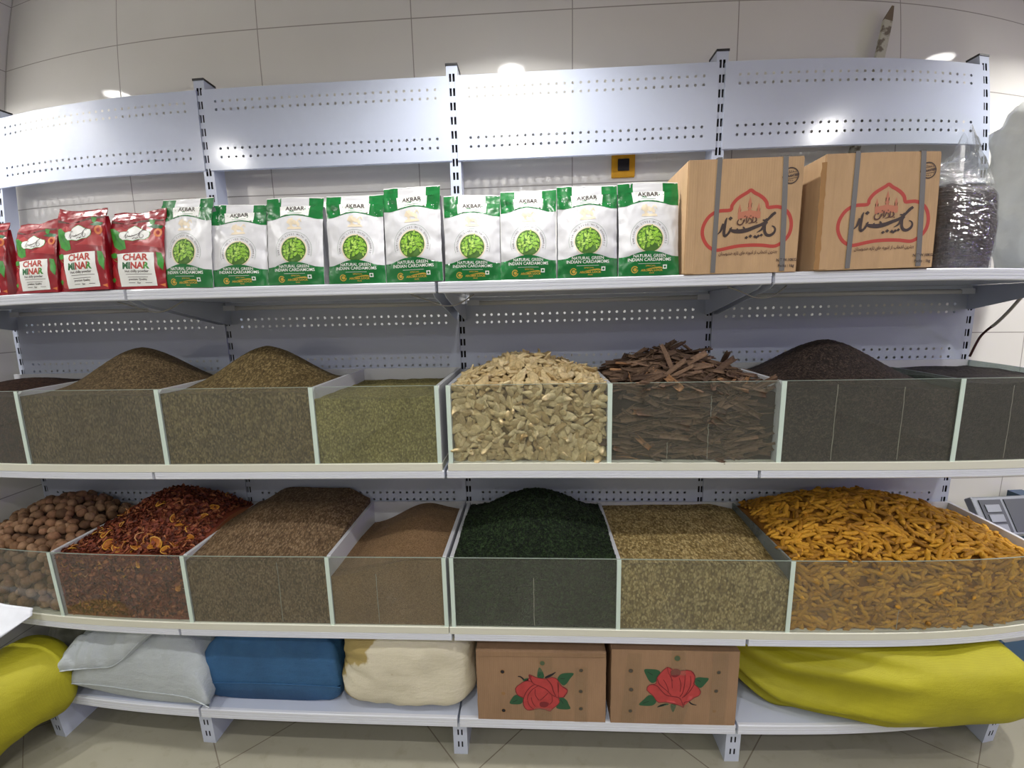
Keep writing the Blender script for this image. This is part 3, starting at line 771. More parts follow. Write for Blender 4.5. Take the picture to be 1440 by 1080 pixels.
for i, (x0, x1, y, zt, rz, rx, lb) in enumerate([(-1.62,-1.452,-.40,1.985,4,0,'red spice bag cut off by the picture edge, only its right side showing'), (-1.405,-1.233,-.400,1.972,-4,.5,'red spice bag with a white label, leftmost one seen whole'),
                                        (-1.222,-1.050,-.405,2.000,-3,-1,'red spice bag with a white label between two other red bags'), (-1.048,-.866,-.396,1.986,-2,1,'red spice bag with a white label beside the green pouches')]):
    o = rv[i] if i < 2 else copy_tree(rv[i % 2])
    o.scale = ((x1-x0)/RW*1.04, 1, (zt-ZT)/(RH+.026)); o.location = ((x0+x1)/2, y, ZT+.001)
    o.rotation_euler = (0, math.radians(rx), math.radians(rz)); tag(o, lb, 'spice bag', 'red chilli powder bags')

# ------------------------------------------------------------------ kraft cartons with the red crest
BW, BH, BD = .317, .311, .20
def carton(lab, loc, stamp_dx):
    b = MB(); w, h = BW, BH
    flat = lambda x, z, off=0: (x, -off, z)
    b.box(0, w, 0, BD, 0, h)
    K = .0002112
    fx = lambda X, Y: (.030 + X*K, .2625 - Y*K*.986)
    D = []
    out = catmull([(x,y,46) for x, y in OUTL], 3, True)
    D.append((mapshape(stroke2d(out, sub=1, closed=True), fx), .0004, 1))
    for tx, ty, s in ((688,262,1.25),(555,352,1.0),(805,345,1.0)):     # three faint towers
        for q in (poly2d([(tx-14*s,ty+190),(tx-12*s,ty+60*s),(tx-20*s,ty+56*s),(tx-10*s,ty+22*s),(tx,ty-14*s),(tx+10*s,ty+22*s),(tx+20*s,ty+56*s),(tx+12*s,ty+60*s),(tx+14*s,ty+190)]),
                  poly2d([(tx-24*s,ty+112*s),(tx+24*s,ty+112*s),(tx+24*s,ty+98*s),(tx-24*s,ty+98*s)])):
            D.append((mapshape(q, fx), .0003, 4))
    D.append((mapshape(poly2d([(535,530),(535,455),(600,440),(690,425),(780,440),(835,455),(835,530)]), fx), .0003, 4))
    for s in calli_decals(fx=fx): D.append((s, .0006, 2))
    for st in SMALL: D.append((mapshape(stroke2d(st, sub=4), fx), .0006, 3))
    for X, Y, r in ((578,540,13),(790,592,10),(705,500,9)): D.append((mapshape(poly2d([(X-r,Y),(X,Y-r),(X+r,Y),(X,Y+r)]), fx), .0006, 3))
    t2 = text2d(ar('بهترین انتخاب از ادویه های تازه هندوستان'), .0125, 0, 0, .02)
    xs = [p[0] for p in t2[0]]; ww = (max(xs)-min(xs)) or 1; x0 = min(xs)
    D.append((([(fx(305,0)[0] + (p[0]-x0)/ww*.165, fx(0,1012)[1] + .0025*((p[0]-x0)/ww) + p[1]) for p in t2[0]], t2[1]), .0005, 3))
    cx, cz = .282, .263
    D.append((ring2d(cx, cz, .0195, .0222, 36), .0005, 2))
    V, F = text2d('GUARANTEED', .0078, 0, 0, .05, .92); ca, sa = math.cos(.16), math.sin(.16)
    D.append((([(cx+x*ca-z*sa, cz-.003+x*sa+z*ca) for x, z in V], F), .0005, 2))
    for dz in (.0075,-.0085): D.append((poly2d([(cx-.019,cz+dz-.003),(cx+.019,cz+dz+.003),(cx+.019,cz+dz+.0042),(cx-.019,cz+dz-.0018)]), .0005, 2))
    for dz in (.0115,-.0135): D.append((text2d('★★★', .0055, cx, cz+dz-.002, 0), .0005, 2))
    D.append((text2d('N.T W.10KG', .0112, .287, .030, .02, .92), .0005, 2)); D.append((text2d('Packs : 1kg', .0112, .287, .014, .02, .92), .0005, 2))
    for i, (sh, off, mi) in enumerate(D): decal(b, sh, flat, off + i*.00004, mi)
    o = b.build('kraft_carton', [M['kraft'], M['red_print'], M['ink'], M['brown_ink'], M['faint_red']], None, loc, fixn=False)
    tag(o, lab, 'carton', 'kraft cartons with a red crest')
    # flap line, folded flap edge at left
    b = MB(); b.box(-.0025, .0005, .0, BD, .004, h+.001); b.box(.0, .024, -.002, .0, .002, h+.0015)
    b.build('side_flap', M['kraft'], o)
    b = MB(); b.box(.001, w-.001, .001, BD, h, h+.003); b.build('top_flap', M['kraft'], o)
    for xa, xb in ((.078,.091),(.258,.272)):
        pts = [(-.0022,.003),(-.0022,h+.0055),(BD*.98,h+.0055)]
        b = MB(); s0 = xa; tilt = -.004 if xa < .1 else .012
        for (y0, z0), (y1, z1) in zip(pts[:-1], pts[1:]):
            f = 0 if z1 == z0 else 1
            b.add([(xa+tilt*(1 if f else 0),y0,z0),(xb+tilt*(1 if f else 0),y0,z0),(xb,y1,z1),(xa,y1,z1)], [(0,1,2,3)])
        ob = b.build('strap', M['strap'], o)
        so = ob.modifiers.new('thick','SOLIDIFY'); so.thickness = .0012
    return o
c1 = carton('kraft carton with red crest print and grey straps, next to the green pouches', (.742,-.442,ZT), 0)
c1.rotation_euler = (0, 0, math.radians(.4))
c2 = carton('kraft carton with red crest print and grey straps, next to the wrapped dark tea block', (1.117,-.446,ZT), 0)
c2.rotation_euler = (0, math.radians(-.5), 0); c2.location.z += .0005
b = MB()
e1 = [(.0+.004*nz(i*.9,1,1), .002+i*.0145) for i in range(21)]
for i in range(20):
    b.add([(-.012+.003*nz(i*.7,3,3),-.001,e1[i][1]),(.001+e1[i][0],-.0035,e1[i][1]),(.001+e1[i+1][0],-.0035,e1[i+1][1]),(-.012+.003*nz((i+1)*.7,3,3),-.001,e1[i+1][1])], [(0,1,2,3)])
ob = b.build('torn_flap', M['kraft_edge'], c2); ob['label'] = 'torn brown flap edge'

# ------------------------------------------------------------------ wrapped tea block and white crinkled sack at the right
t = NT('dark_tea_block'); f = t.noise(t.obj(), 70, 4, .7)
t.pbr(t.ramp(f, [(.35,srgb(26,20,20)),(.7,srgb(70,56,50))]), .5, 0, t.bump(f, .8, .004), .5)
def film_mat():
    t = NT('shrink_film'); f = t.noise(t.mapping(t.obj(), (.45,.45,2.0)), 40, 3, .6); nb = t.bump(f, 1.0, .02)
    tr = t.n('ShaderNodeBsdfTransparent'); tr.inputs[0].default_value = (.86,.86,.88,1)
    gl = t.n('ShaderNodeBsdfGlossy'); gl.inputs['Roughness'].default_value = .07; t.l(nb, gl.inputs['Normal'])
    fr = t.n('ShaderNodeLayerWeight'); fr.inputs[0].default_value = .5; t.l(nb, fr.inputs['Normal'])
    fc = t.math('MINIMUM', t.math('MULTIPLY_ADD', t.math('POWER', fr.outputs['Facing'], 4), .6, .07), .5)
    m1 = t.n('ShaderNodeMixShader'); t.l(fc, m1.inputs[0]); t.l(tr.outputs[0], m1.inputs[1]); t.l(gl.outputs[0], m1.inputs[2])
    t.l(m1.outputs[0], t.out.inputs[0]); return t.m
M['shrink'] = film_mat()
r = empty('wrapped_tea_block', (1.573,-.300,ZT)); tag(r, 'dark tea block wrapped in crinkled clear plastic on the topmost shelf', 'wrapped block')
def blob(hx, hy, h, px, off=0, amp=.004, seed=0):
    def fn(u, v):
        a = 2*PI*u; e = 2/px
        c, s_ = math.cos(a), math.sin(a)
        x = hx*math.copysign(abs(c)**e, c); y = hy*math.copysign(abs(s_)**e, s_)
        k = 1 if v < .86 else math.sqrt(max(0, 1-((v-.86)/.14)**2))*.5+.5
        bul = 1 + .06*math.sin(PI*v)
        n = amp*nz(x*40+seed, y*40, v*9) + off
        d = math.hypot(x, y) or 1
        return ((x+x/d*n)*bul*k, (y+y/d*n)*bul*k, h*v + .010*nz(x*14, y*14, seed)*v)
    return fn
b = MB(); fn = blob(.098,.105,.252,5); b.grid(fn, 48, 20, 0, cu=True); tp = [fn(i/48,1) for i in range(48)]
b.add(tp, [tuple(range(48))], 0, True); b.build('tea_block', t.m, r)
b = MB(); fn2 = blob(.098,.105,.266,5, .004, .006, 3)
def neck(u, v):
    p = fn2(u, .93); a = 2*PI*u; c, s_ = math.cos(a), math.sin(a)
    sx = 1 - .2*v*(1-v) + .50*v; sy = (1-v)**.8*.9+.12
    top = .118 + .075*math.exp(-((c-.62)/.22)**2) - .045*math.exp(-((c+.15)/.3)**2) + .02*nz(c*3, s_*3, 4)
    cr = .030*v*(1-.3*v)*(nz(c*4, s_*4+3, v*5)+.6*nz(c*9, s_*9, v*9))
    return (p[0]*sx - .030*v + cr, p[1]*sy + cr*1.3 + .02*v, .247 + v*top)
b.grid(neck, 72, 24, 0, cu=True)
b.build('plastic_wrap', M['film'], r)
b = MB(); fn3 = blob(.098,.105,.256,5, .0025, .003, 6); b.grid(fn3, 60, 26, 0, cu=True); b.build('shrink_film', M['shrink'], r)
def crink(name, hx, hy, h, px, seed, mat, amp=.02):
    b = MB()
    def fn(u, v):
        a = 2*PI*u; e = 2/px; c, s_ = math.cos(a), math.sin(a)
        x = hx*math.copysign(abs(c)**e, c); y = hy*math.copysign(abs(s_)**e, s_)
        k = (math.sin(PI*min(1, .12+v*.5))**.35 if v < .75 else math.sqrt(max(0, 1-((v-.75)/.25)**2))*.9+.1)
        n = amp*(nz(x*7+seed, y*7, v*4)+1.0*(.4-abs(nz(x*9+seed, y*9, v*6)))+.7*(.3-abs(nz(x*21, y*21+seed, v*13))))
        return (x*k*(1+n*4), y*k*(1+n*4), h*v + n*1.2*v)
    b.grid(fn, 64, 36, 0, cu=True); tp = [fn(i/64,1) for i in range(64)]
    b.add(tp, [tuple(range(64))], 0, True); b.add([fn(i/64,0) for i in range(64)], [tuple(range(63,-1,-1))], 0)
    return b.build(name, mat)
ws = plain('white_crinkled_plastic', srgb(226,229,226), .32, var=.05, bump=.9, scale=20)
o = crink('plastic_sack', .150, .150, .575, 3.2, 5.5, ws, .040); o.location = (2.085,-.190,ZT+.001); tag(o, 'tall white crinkled plastic sack at the right end of the topmost shelf', 'sack')
# ------------------------------------------------------------------ bins
GY = -.432                     # inner face of the glass fronts
def bin_unit(loc_z, h, x0, x1, divs, clear, lab, streaks):
    """row of bins behind one glass front; divs: positions of the boards across"""
    r = empty('spice_bin_unit', ((x0+x1)/2, -.22, loc_z)); ox, oy = (x0+x1)/2, -.22
    tag(r, lab, 'bin')
    T = lambda a, c, y0, y1, z0, z1: (a-ox, c-ox, y0-oy, y1-oy, z0, z1)
    b = MB(); b.box(*T(x0, x1, -.442, -.012, .0005, .025)); b.build('base_board', M['cream'], r)
    b = MB(); b.box(*T(x0, x1, -.020, -.012, .025, h+.010)); b.build('back_board', M['bin_white'], r)
    b = MB(); b.box(*T(x0+.002, x1-.002, GY-.004, GY, .025, h)); b.box(*T(x0+.002, x1-.002, GY-.004, GY, h, h+.0010), 1); b.build('front_pane', [M['glass'], M['pane_edge']], r)
    for i, d in enumerate(divs):
        b = MB(); cl = clear.get(i)
        mt = M['bin_white'] if cl is None else M[cl]
        w = .0065 if cl is None else .003
        b.poly_prism([(GY+.0006-oy,.025),(-.021-oy,.025),(-.021-oy,h+.008),(GY+.012-oy,h-.002),(GY+.0006-oy,h-.012)], 'x', d-ox-w, d-ox+w)
        o = b.build('divider', mt, r)
        if cl: o['label'] = 'see-through side board'
        b = MB(); b.box(*T(d-.0068, d+.0068, GY-.0065, GY-.0042, .025, h-.0005)); e = b.build('edge_strip', M['bin_edge'], o)
    for (sx, za, zb) in streaks:
        b = MB(); n = 9; P = [(sx-ox+.0018*nz(i*.8,sx*9,1), za+(zb-za)*i/n, .0016+.0022*abs(nz(i*1.7,sx,5))) for i in range(n+1)]
        sh = stroke2d(P, sub=3); decal(b, sh, lambda x, z, off: (x, GY+.0006-oy, z), 0, 0)
        b.build('glue_streak', M['glue'], r)
    return r
bin_unit(1.135, .283, -2.03, -.010, [-1.47,-.948,-.428,-.0175], {}, 'left bin row of the middle tier holding brown, olive and green seeds', [])
bin_unit(1.135, .283, .010, 2.012, [.0195,.533,1.056,1.580,2.004], {3:'clear_side',4:'frost_side'}, 'right bin row of the middle tier holding ginger, bark and black tea', [(1.217,.03,.27),(1.415,.03,.26),(1.75,.03,.26),(.84,.03,.15),(.845,.17,.24),(.715,.03,.09)])
bin_unit(.540, .283, -2.03, -.0135, [-1.475,-.950,-.429,-.0215], {}, 'left bin row of the lower tier holding limes, red petals and brown spices', [(-.612,.03,.26),(-.262,.03,.22)])
bin_unit(.540, .283, -.0105, 2.02, [.0045,.570,1.130,2.012], {2:'frost_side'}, 'right bin row of the lower tier holding green herb, pale seeds and turmeric', [(.285,.03,.21),(1.49,.03,.12)])

CAMP = Vector((.2935,-1.7299,1.6256))
YB = -.0215
def heap(name, x0, x1, zb, hfn, mat, lab, cat, jit=.0012, nx=90, ny=64, js=120, kind='stuff', inset=.0):
    """mound of loose goods filling one bin: top surface, face against the glass, sides"""
    b = MB(); yf = GY+.0012+inset
    def H(x, y): return hfn(x, y) + jit*(nz(x*js, y*js, 1.3) + .6*nz(x*js*2.1, y*js*2.1, 4.1))
    b.grid(lambda u, v: (x0+(x1-x0)*u, yf+(YB-.001-yf)*v, H(x0+(x1-x0)*u, yf+(YB-.001-yf)*v)), nx, ny)
    def front(u, v):
        x = x0+(x1-x0)*u; return (x, yf + (.0012*abs(nz(x*js, v*js*.25, 7)) if inset == 0 and 0 < v < 1 else 0), zb+(H(x, yf)-zb)*v)
    b.grid(front, nx, 40)
    for x in (x0, x1): b.grid(lambda u, v, x=x: (x, yf+(YB-.001-yf)*u, zb+(H(x, yf+(YB-.001-yf)*u)-zb)*v), ny, 6)
    b.grid(lambda u, v: (x0+(x1-x0)*u, YB-.001, zb+(H(x0+(x1-x0)*u, YB-.001)-zb)*v), 20, 6)
    b.add([(x0,yf,zb),(x1,yf,zb),(x1,YB-.001,zb),(x0,YB-.001,zb)], [(0,1,2,3)])
    cx = (x0+x1)/2
    b.v = [(x-cx, y+.22, z-zb) for x, y, z in b.v]
    o = b.build(name, mat, None, (cx,-.22,zb))
    return tag(o, lab, cat, None, kind)
def cone(zf, A, cx, cy, a, bq, tip=.0, tilt=0, edge=0):
    def f(x, y):
        r = math.hypot((x-cx)/a, (y-cy)/bq)
        c = .5*(1+math.cos(PI*min(1, r)))
        return zf + A*(c*(1-tip) + tip*max(0, 1-r)) + tilt*(x-cx) + .006*nz(x*5, y*5, zf)
    return f
C = lambda *a: srgb(*a)
mt_dark = grains('dark_brown_seed', [C(40,26,20),C(62,42,32),C(80,56,42)], 210, bump=.5)
mt_cum = grains('cumin_brown', [C(76,62,42),C(100,84,58),C(122,104,76),C(92,76,50)], 220, (1,1,.5), bump=.5, rot=(0,.4,.3))
mt_oliv = grains('olive_seed', [C(84,70,40),C(112,96,60),C(140,122,84),C(98,82,50)], 200, (1,.6,.6), bump=.55, rot=(0,.5,.4))
mt_fen = grains('green_seed', [C(118,110,62),C(140,131,76),C(164,155,98),C(128,119,68)], 215, (1,.7,.7), bump=.6, rot=(0,.6,.4))
mt_tea = grains('black_tea_leaf', [C(30,23,20),C(48,38,34),C(78,64,57),C(40,31,28)], 230, bump=.5, rough=.6)
mt_tea2 = grains('black_leaf', [C(26,21,20),C(42,35,33),C(60,50,47)], 230, bump=.5, rough=.6)
mt_br = grains('brown_seed', [C(92,72,50),C(118,96,70),C(142,120,94),C(108,86,60)], 210, (1,.55,.6), bump=.5, rot=(0,.3,.6))
mt_tan = grains('tan_powder', [C(122,95,66),C(136,108,77),C(146,118,87)], 330, bump=.25, big=.08)
mt_herb = grains('dark_green_herb', [C(14,26,12),C(28,44,22),C(46,66,36),C(18,32,15)], 150, bump=1.0, rough=.7, dist=.006)
mt_pale = grains('pale_seed', [C(120,100,58),C(160,140,92),C(190,170,120),C(140,118,72)], 165, (1,.6,.6), bump=.7, rot=(0,.5,.3))
Z2, Z3 = 1.1602, .5652
heap('seed_mound', -2.02, -1.4772, Z2, cone(1.397,.035,-1.75,-.2,.30,.25), mt_dark, 'dark brown spice mound in the leftmost middle bin, only partly in view', 'spice mound')
heap('seed_mound', -1.4628, -.9552, Z2, cone(1.398,.145,-1.205,-.20,.31,.24,.25,-.012), mt_cum, 'tall brown cumin mound peaking above the glass, left of the olive one', 'spice mound')
heap('seed_mound', -.9408, -.4352, Z2, cone(1.402,.140,-.712,-.20,.29,.24,.25), mt_oliv, 'tall olive brown seed mound peaking beside the low green seeds', 'spice mound')
def h3(x, y): return 1.378 + .010*nz(x*9, y*7, 2) + .008*max(0, (y+.2)*3) + .004*nz(x*25, y*25, 3)
heap('seed_mound', -.4212, -.0245, Z2, h3, mt_fen, 'low flat greenish seeds filling the bin left of the ginger', 'spice mound')
heap('tea_mound', 1.0635, 1.5762, Z2, cone(1.392,.135,1.325,-.20,.31,.24,.2,-.02), mt_tea, 'tall black tea mound in the bin right of the bark', 'tea mound', jit=.0022)
def h7(x, y): return 1.403 + .012*nz(x*6, y*6, 5) + .01*max(0, x-1.78)
heap('tea_mound', 1.5838, 2.0, Z2, h7, mt_tea2, 'level black leaf in the rightmost middle bin behind two white streaks', 'tea mound', jit=.002)
def k2(x, y):
    s = min(1, max(0, (y+.43)/.22)); s = s*s*(3-2*s)
    e = min(1, max(0, (x+.95)/.16)); e = e*e*(3-2*e)
    g = min(1, max(0, (-.42-x)/.12)); g = .45+.55*g*g*(3-2*g)
    return .803 + .10*s*(.35+.65*e)*g + .005*nz(x*6, y*6, 2)
heap('seed_mound', -.9428, -.4362, Z3, k2, mt_br, 'broad brown seed mound right of the red petals', 'spice mound')
def k3(x, y):
    s = min(1, max(0, (y+.43)/.30)); s = s*s*(3-2*s)
    q = math.exp(-((x+.21)/.13)**2)
    return .748 + .040*s*q + .062*(lambda t: t*t*(3-2*t))(min(1, max(0, (x+.43)/.30))) - .10*max(0, y+.17) + .003*nz(x*7, y*7, 4)
heap('seed_mound', -.4222, -.0285, Z3, k3, mt_tan, 'low tan ground spice sinking away from the white back board', 'spice mound', jit=.0006)
heap('herb_mound', .0118, .5632, Z3, cone(.822,.140,.295,-.19,.36,.27,.1), mt_herb, 'tall dark green dried herb mound beside the middle upright post', 'herb mound', jit=.0075, js=85, nx=140, ny=100)
def k5(x, y):
    s = min(1, max(0, (y+.43)/.33))
    e = min(1, max(0, (1.127-x)/.10))
    return .802 + .016*s + .012*s*(x-.6)*2 - .05*(1-e)*(1-.5*s) + .006*nz(x*7, y*6, 8)
heap('seed_mound', .5772, 1.1268, Z3, k5, mt_pale, 'pale beige seeds in the bin left of the turmeric', 'spice mound')

# ------------------------------------------------------------------ loose pieces one can count
def scatter(x0, x1, zb, hfn, size, dens_f, dens_t, depth=.008, ymax=-.03, xlo=None, xhi=None, R=rng):
    """spots on the face behind the glass and over the top surface of a heap"""
    out = []
    sx, sz = size
    nxf = max(1, int((x1-x0)/sx*dens_f))
    for i in range(nxf):
        x = x0 + (x1-x0)*(i+.5+R.uniform(-.5,.5))/nxf
        x = min(max(x, x0+sx*.55), x1-sx*.55)
        zt = hfn(x, GY); nzf = max(1, int((zt-zb)/sz*dens_f))
        for j in range(nzf):
            z = zb + (zt-zb)*(j+.5+R.uniform(-.5,.5))/nzf
            z = max(z, zb+max(sz*.55, .011))
            out.append((Vector((x+R.uniform(-.3,.3)*sx if x0+sx < x < x1-sx else x, GY+depth+R.uniform(0,.007), z)), Vector((0,-1,0)), 0))
    nyt = max(1, int((ymax-GY)/sz*dens_t)); nxt = max(1, int((x1-x0)/sx*dens_t))
    for j in range(nyt):
        for i in range(nxt):
            x = x0 + (x1-x0)*(i+.5+R.uniform(-.5,.5))/nxt; y = GY+.02 + (ymax-GY-.02)*(j+.5+R.uniform(-.5,.5))/nyt
            x = min(max(x, x0+sx*.45), x1-sx*.45)
            e = .01; nrm = Vector((-(hfn(x+e,y)-hfn(x-e,y))/(2*e), -(hfn(x,y+e)-hfn(x,y-e))/(2*e), 1)).normalized()
            out.append((Vector((x, y, hfn(x, y)+R.uniform(-.003,.006))), nrm, 1))
    return out
def orient(n, spin, wob, R=rng):
    q = Vector((0,0,1)).rotation_difference(n).to_matrix()
    return q @ Euler((R.gauss(0,wob), R.gauss(0,wob), spin)).to_matrix()
def place(variants, spots, name, lab, cat, group, scale, wob, limit=300, rest_label=None, restmat=None, spin=None, R=rng, rest_name=None):
    items = []
    for p, n, top in spots:
        s = R.uniform(*scale); sp = spin(top, R) if spin else R.uniform(0, 2*PI)
        items.append((p, orient(n, sp, wob, R), s, R.randrange(len(variants)), top))
    items.sort(key=lambda t: (t[0]-CAMP).length)
    first = set()
    for k, (p, q, s, vi, top) in enumerate(items[:limit]):
        src = variants[vi]
        if vi not in first: first.add(vi); o = src
        else: o = src.copy(); COL.objects.link(o)
        o.name = name
        o.matrix_world = Matrix.Translation(p) @ q.to_4x4() @ Matrix.Scale(s, 4)
        tag(o, lab, cat, group)
    rest = items[limit:]
    if rest:
        b = MB()
        c0 = sum((t[0] for t in rest), Vector())/len(rest)
        for p, q, s, vi, top in rest:
            me = variants[vi].data; mm = Matrix.Translation(p-c0) @ q.to_4x4() @ Matrix.Scale(s, 4)
            b.add([mm @ v.co for v in me.vertices], [tuple(f.vertices) for f in me.polygons], 0, True)
        o = b.build(rest_name or name, restmat, None, c0, fixn=False); tag(o, rest_label, cat, None, 'stuff')
    for vi, src in enumerate(variants):
        if vi not in first: bpy.data.objects.remove(src)
def piece_mat(name, cols, bump=.4, scale=60, rough=.7, low=None):
    t = NT(name); oi = t.n('ShaderNodeObjectInfo'); v = t.obj()
    g = t.n('ShaderNodeNewGeometry'); 
    r = t.math('FRACT', t.math('ADD', oi.outputs['Random'], t.math('MULTIPLY', g.outputs['Random Per Island'], .77)))
    n = len(cols); col = t.ramp(r, [((i+.5)/n, c) for i, c in enumerate(cols)])
    f = t.noise(v, scale, 4, .6)
    col = t.mix(1, col, t.ramp(f, [(.3,(.72,.72,.70,1)),(.65,(1.12,1.12,1.12,1))]), 'MULTIPLY')
    t.pbr(col, rough, 0, t.bump(f, bump, .003), .25)
    return t.m
# ginger: flat knobbly lobes
mg = piece_mat('ginger_skin', [C(176,150,104),C(206,184,138),C(222,204,164),C(190,166,120),C(214,194,150)], .5, 90)
def ginger(seed):
    bm = bmesh.new(); bmesh.ops.create_icosphere(bm, subdivisions=3, radius=1)
    R2 = random.Random(seed); lobes = [(R2.uniform(0,2*PI), R2.uniform(.18,.55)) for _ in range(3)]
    bend = R2.uniform(-.5,.5)
    for v in bm.verts:
        a = math.atan2(v.co.y, v.co.x); k = 1
        for la, am in lobes: k += am*max(0, math.cos(a-la))**4*math.hypot(v.co.x, v.co.y)
        k += .22*nz(v.co.x*2+seed, v.co.y*2, v.co.z*2)
        x, y, z = v.co.x*k*1.22, v.co.y*k*.56, v.co.z*.36*(1+.4*nz(v.co.x*2.5, v.co.y*2.5, seed))
        y += bend*x*x*.5; z += .15*nz(x*1.5, y*1.5, seed*3)
        v.co = Vector((x,y,z))*.0165
    b = MB(); bm.verts.index_update(); b.add([v.co.copy() for v in bm.verts], [[v.index for v in f.verts] for f in bm.faces], 0, True); bm.free()
    return b.build('ginger_piece', mg, fixn=False)
hg = cone(1.402,.088,.275,-.20,.33,.27,.3)
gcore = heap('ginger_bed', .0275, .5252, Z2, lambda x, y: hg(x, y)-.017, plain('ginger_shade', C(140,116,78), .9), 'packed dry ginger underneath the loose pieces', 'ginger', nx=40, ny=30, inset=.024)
gs = scatter(.0275, .5252, Z2, hg, (.030,.022), 1.40, 1.15, .0145, -.035)
place([ginger(i) for i in range(7)], gs, 'ginger_piece', 'knobbly cream piece of dried ginger in the heap beside the bark', 'ginger', 'dried ginger pieces in the bin', (.85,1.35), .42, 300, 'dried ginger heaped at the back of the bin', mg, rest_name='ginger_heap')
# turmeric fingers
mtm = piece_mat('turmeric_skin', [C(166,118,34),C(192,140,42),C(206,154,52),C(178,126,38),C(140,98,32)], .4, 110, .6)
def turmeric(seed):
    R2 = random.Random(seed); L = R2.uniform(.022,.034); bd = R2.uniform(-.16,.16); r = R2.uniform(.0058,.0080)
    b = MB(); n = 11; pts = []; rad = []
    for i in range(n):
        t = i/(n-1)*2-1; pts.append((t*L, bd*L*(t*t-.4)+.0012*nz(t*2,seed,1), .001*nz(t*3,seed,7)))
        rad.append(r*(max(.02, 1-abs(t)**(3.2 if t > 0 else 4.5))**.55)*(1+.10*math.cos(i*PI)+.1*nz(t*4,seed,3)))
    b.tube(pts, rad, 8)
    return b.build('turmeric_finger', mtm, fixn=False)
def ht(x, y):
    s = cone(.818,.125,1.50,-.17,.60,.28,.2)(x, y)
    return s - .09*max(0, x-1.72)*(1.0) - .03*max(0, 1.30-x)
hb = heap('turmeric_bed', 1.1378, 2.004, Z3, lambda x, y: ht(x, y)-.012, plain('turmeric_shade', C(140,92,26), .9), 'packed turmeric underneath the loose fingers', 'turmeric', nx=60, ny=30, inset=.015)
tsx = scatter(1.1378, 2.004, Z3, ht, (.044,.0145), 1.35, 1.25, .0105, -.035)
tspin = lambda top, R: R.gauss(0, .75) + (PI if R.random() < .5 else 0)
place([turmeric(i+20) for i in range(8)], tsx, 'turmeric_finger', 'orange yellow turmeric finger in the wide heap at lower right', 'turmeric', 'turmeric fingers in the bin', (.8,1.25), .20, 300, 'turmeric fingers heaped farther back in the bin', mtm, spin=tspin, rest_name='turmeric_heap')
# cinnamon bark strips
mcb = piece_mat('bark', [C(92,72,59),C(112,90,73),C(132,106,87),C(104,83,68),C(80,63,52)], .6, 130, .75)
mcl = piece_mat('fresh_bark', [C(142,104,74),C(164,124,90)], .5, 130, .7)
def bark(seed, mat=None, short=1):
    R2 = random.Random(seed); L = R2.uniform(.05,.105)*short; rr = R2.uniform(.007,.013); span = R2.uniform(1.0,3.4); tw = R2.uniform(-.5,.5); bd = R2.uniform(-.08,.08)
    b = MB(); th = .0012
    def sh(inner):
        def f(u, v):
            t = v*2-1; a = (u-.5)*span + tw*t + .3*nz(v*3, seed, u*2); r = rr*(1+.25*nz(v*2, seed, 3)) - (th if inner else 0)
            jag = (.08*nz(u*5, seed, 2) if v in (0,1) else 0)
            return ((t+jag)*L, r*math.sin(a)+bd*L*(t*t), -r*math.cos(a)+rr*.7)
        return f
    b.grid(sh(False), 8, 12); b.grid(sh(True), 8, 12)
    for v in (0, 1): b.grid(lambda u, w, v=v: sh(w > .5)(u, v), 8, 1)
    for u in (0, 1): b.grid(lambda v, w, u=u: sh(w > .5)(u, v), 12, 1)
    return b.build('cinnamon_bark', mat or mcb, merge=1e-6)
hc = cone(1.395,.100,.775,-.19,.33,.27,.3)
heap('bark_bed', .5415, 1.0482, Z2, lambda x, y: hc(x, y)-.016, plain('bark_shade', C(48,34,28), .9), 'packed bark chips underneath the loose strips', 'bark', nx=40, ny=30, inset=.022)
cs = scatter(.5415+.035, 1.0482-.035, Z2, hc, (.075,.013), 1.5, 1.38, .017, -.045)
cspin = lambda top, R: (R.gauss(0,.35) if not top else R.gauss(.1,.6)) + (PI if R.random() < .5 else 0)
cl_ = [s for i, s in enumerate(cs) if i % 9]; cf_ = [s for i, s in enumerate(cs) if i % 9 == 0]
place([bark(i+40) for i in range(8)], cl_, 'cinnamon_bark', 'brown curled strip of cinnamon bark in the heap beside the ginger', 'bark', 'cinnamon bark strips in the bin', (.75,1.2), .16, 300, 'curled bark strips heaped at the back of the bin', mcb, spin=cspin, rest_name='bark_heap')
place([bark(i+70, mcl, .6) for i in range(3)], [s for s in cf_ if s[2]][:16] + [s for s in cf_ if not s[2]][:5], 'cinnamon_bark', 'short lighter orange strip of freshly broken bark in the bark heap', 'bark', 'light bark strips in the bin', (.7,1.1), .3, 300, spin=cspin)
for i, (x, y, z, rx, ry, rz) in enumerate([(.70,-.17,1.492,.0,-.35,.3),(.752,-.20,1.490,.2,-.9,.2),(.79,-.16,1.492,-.3,-1.0,1.0),(.82,-.21,1.488,.4,-.6,2.6),(.66,-.2,1.485,0,-.30,.1),(.88,-.2,1.475,.1,.35,.2),(.96,-.19,1.44,0,-.3,2.9)]):
    o = bark(i+90, mcb, .5); o.location = (x,y,z); o.rotation_euler = (rx,ry,rz)
    tag(o, 'dark bark strip sticking up out of the crest of the bark heap', 'bark', 'bark strips sticking up')
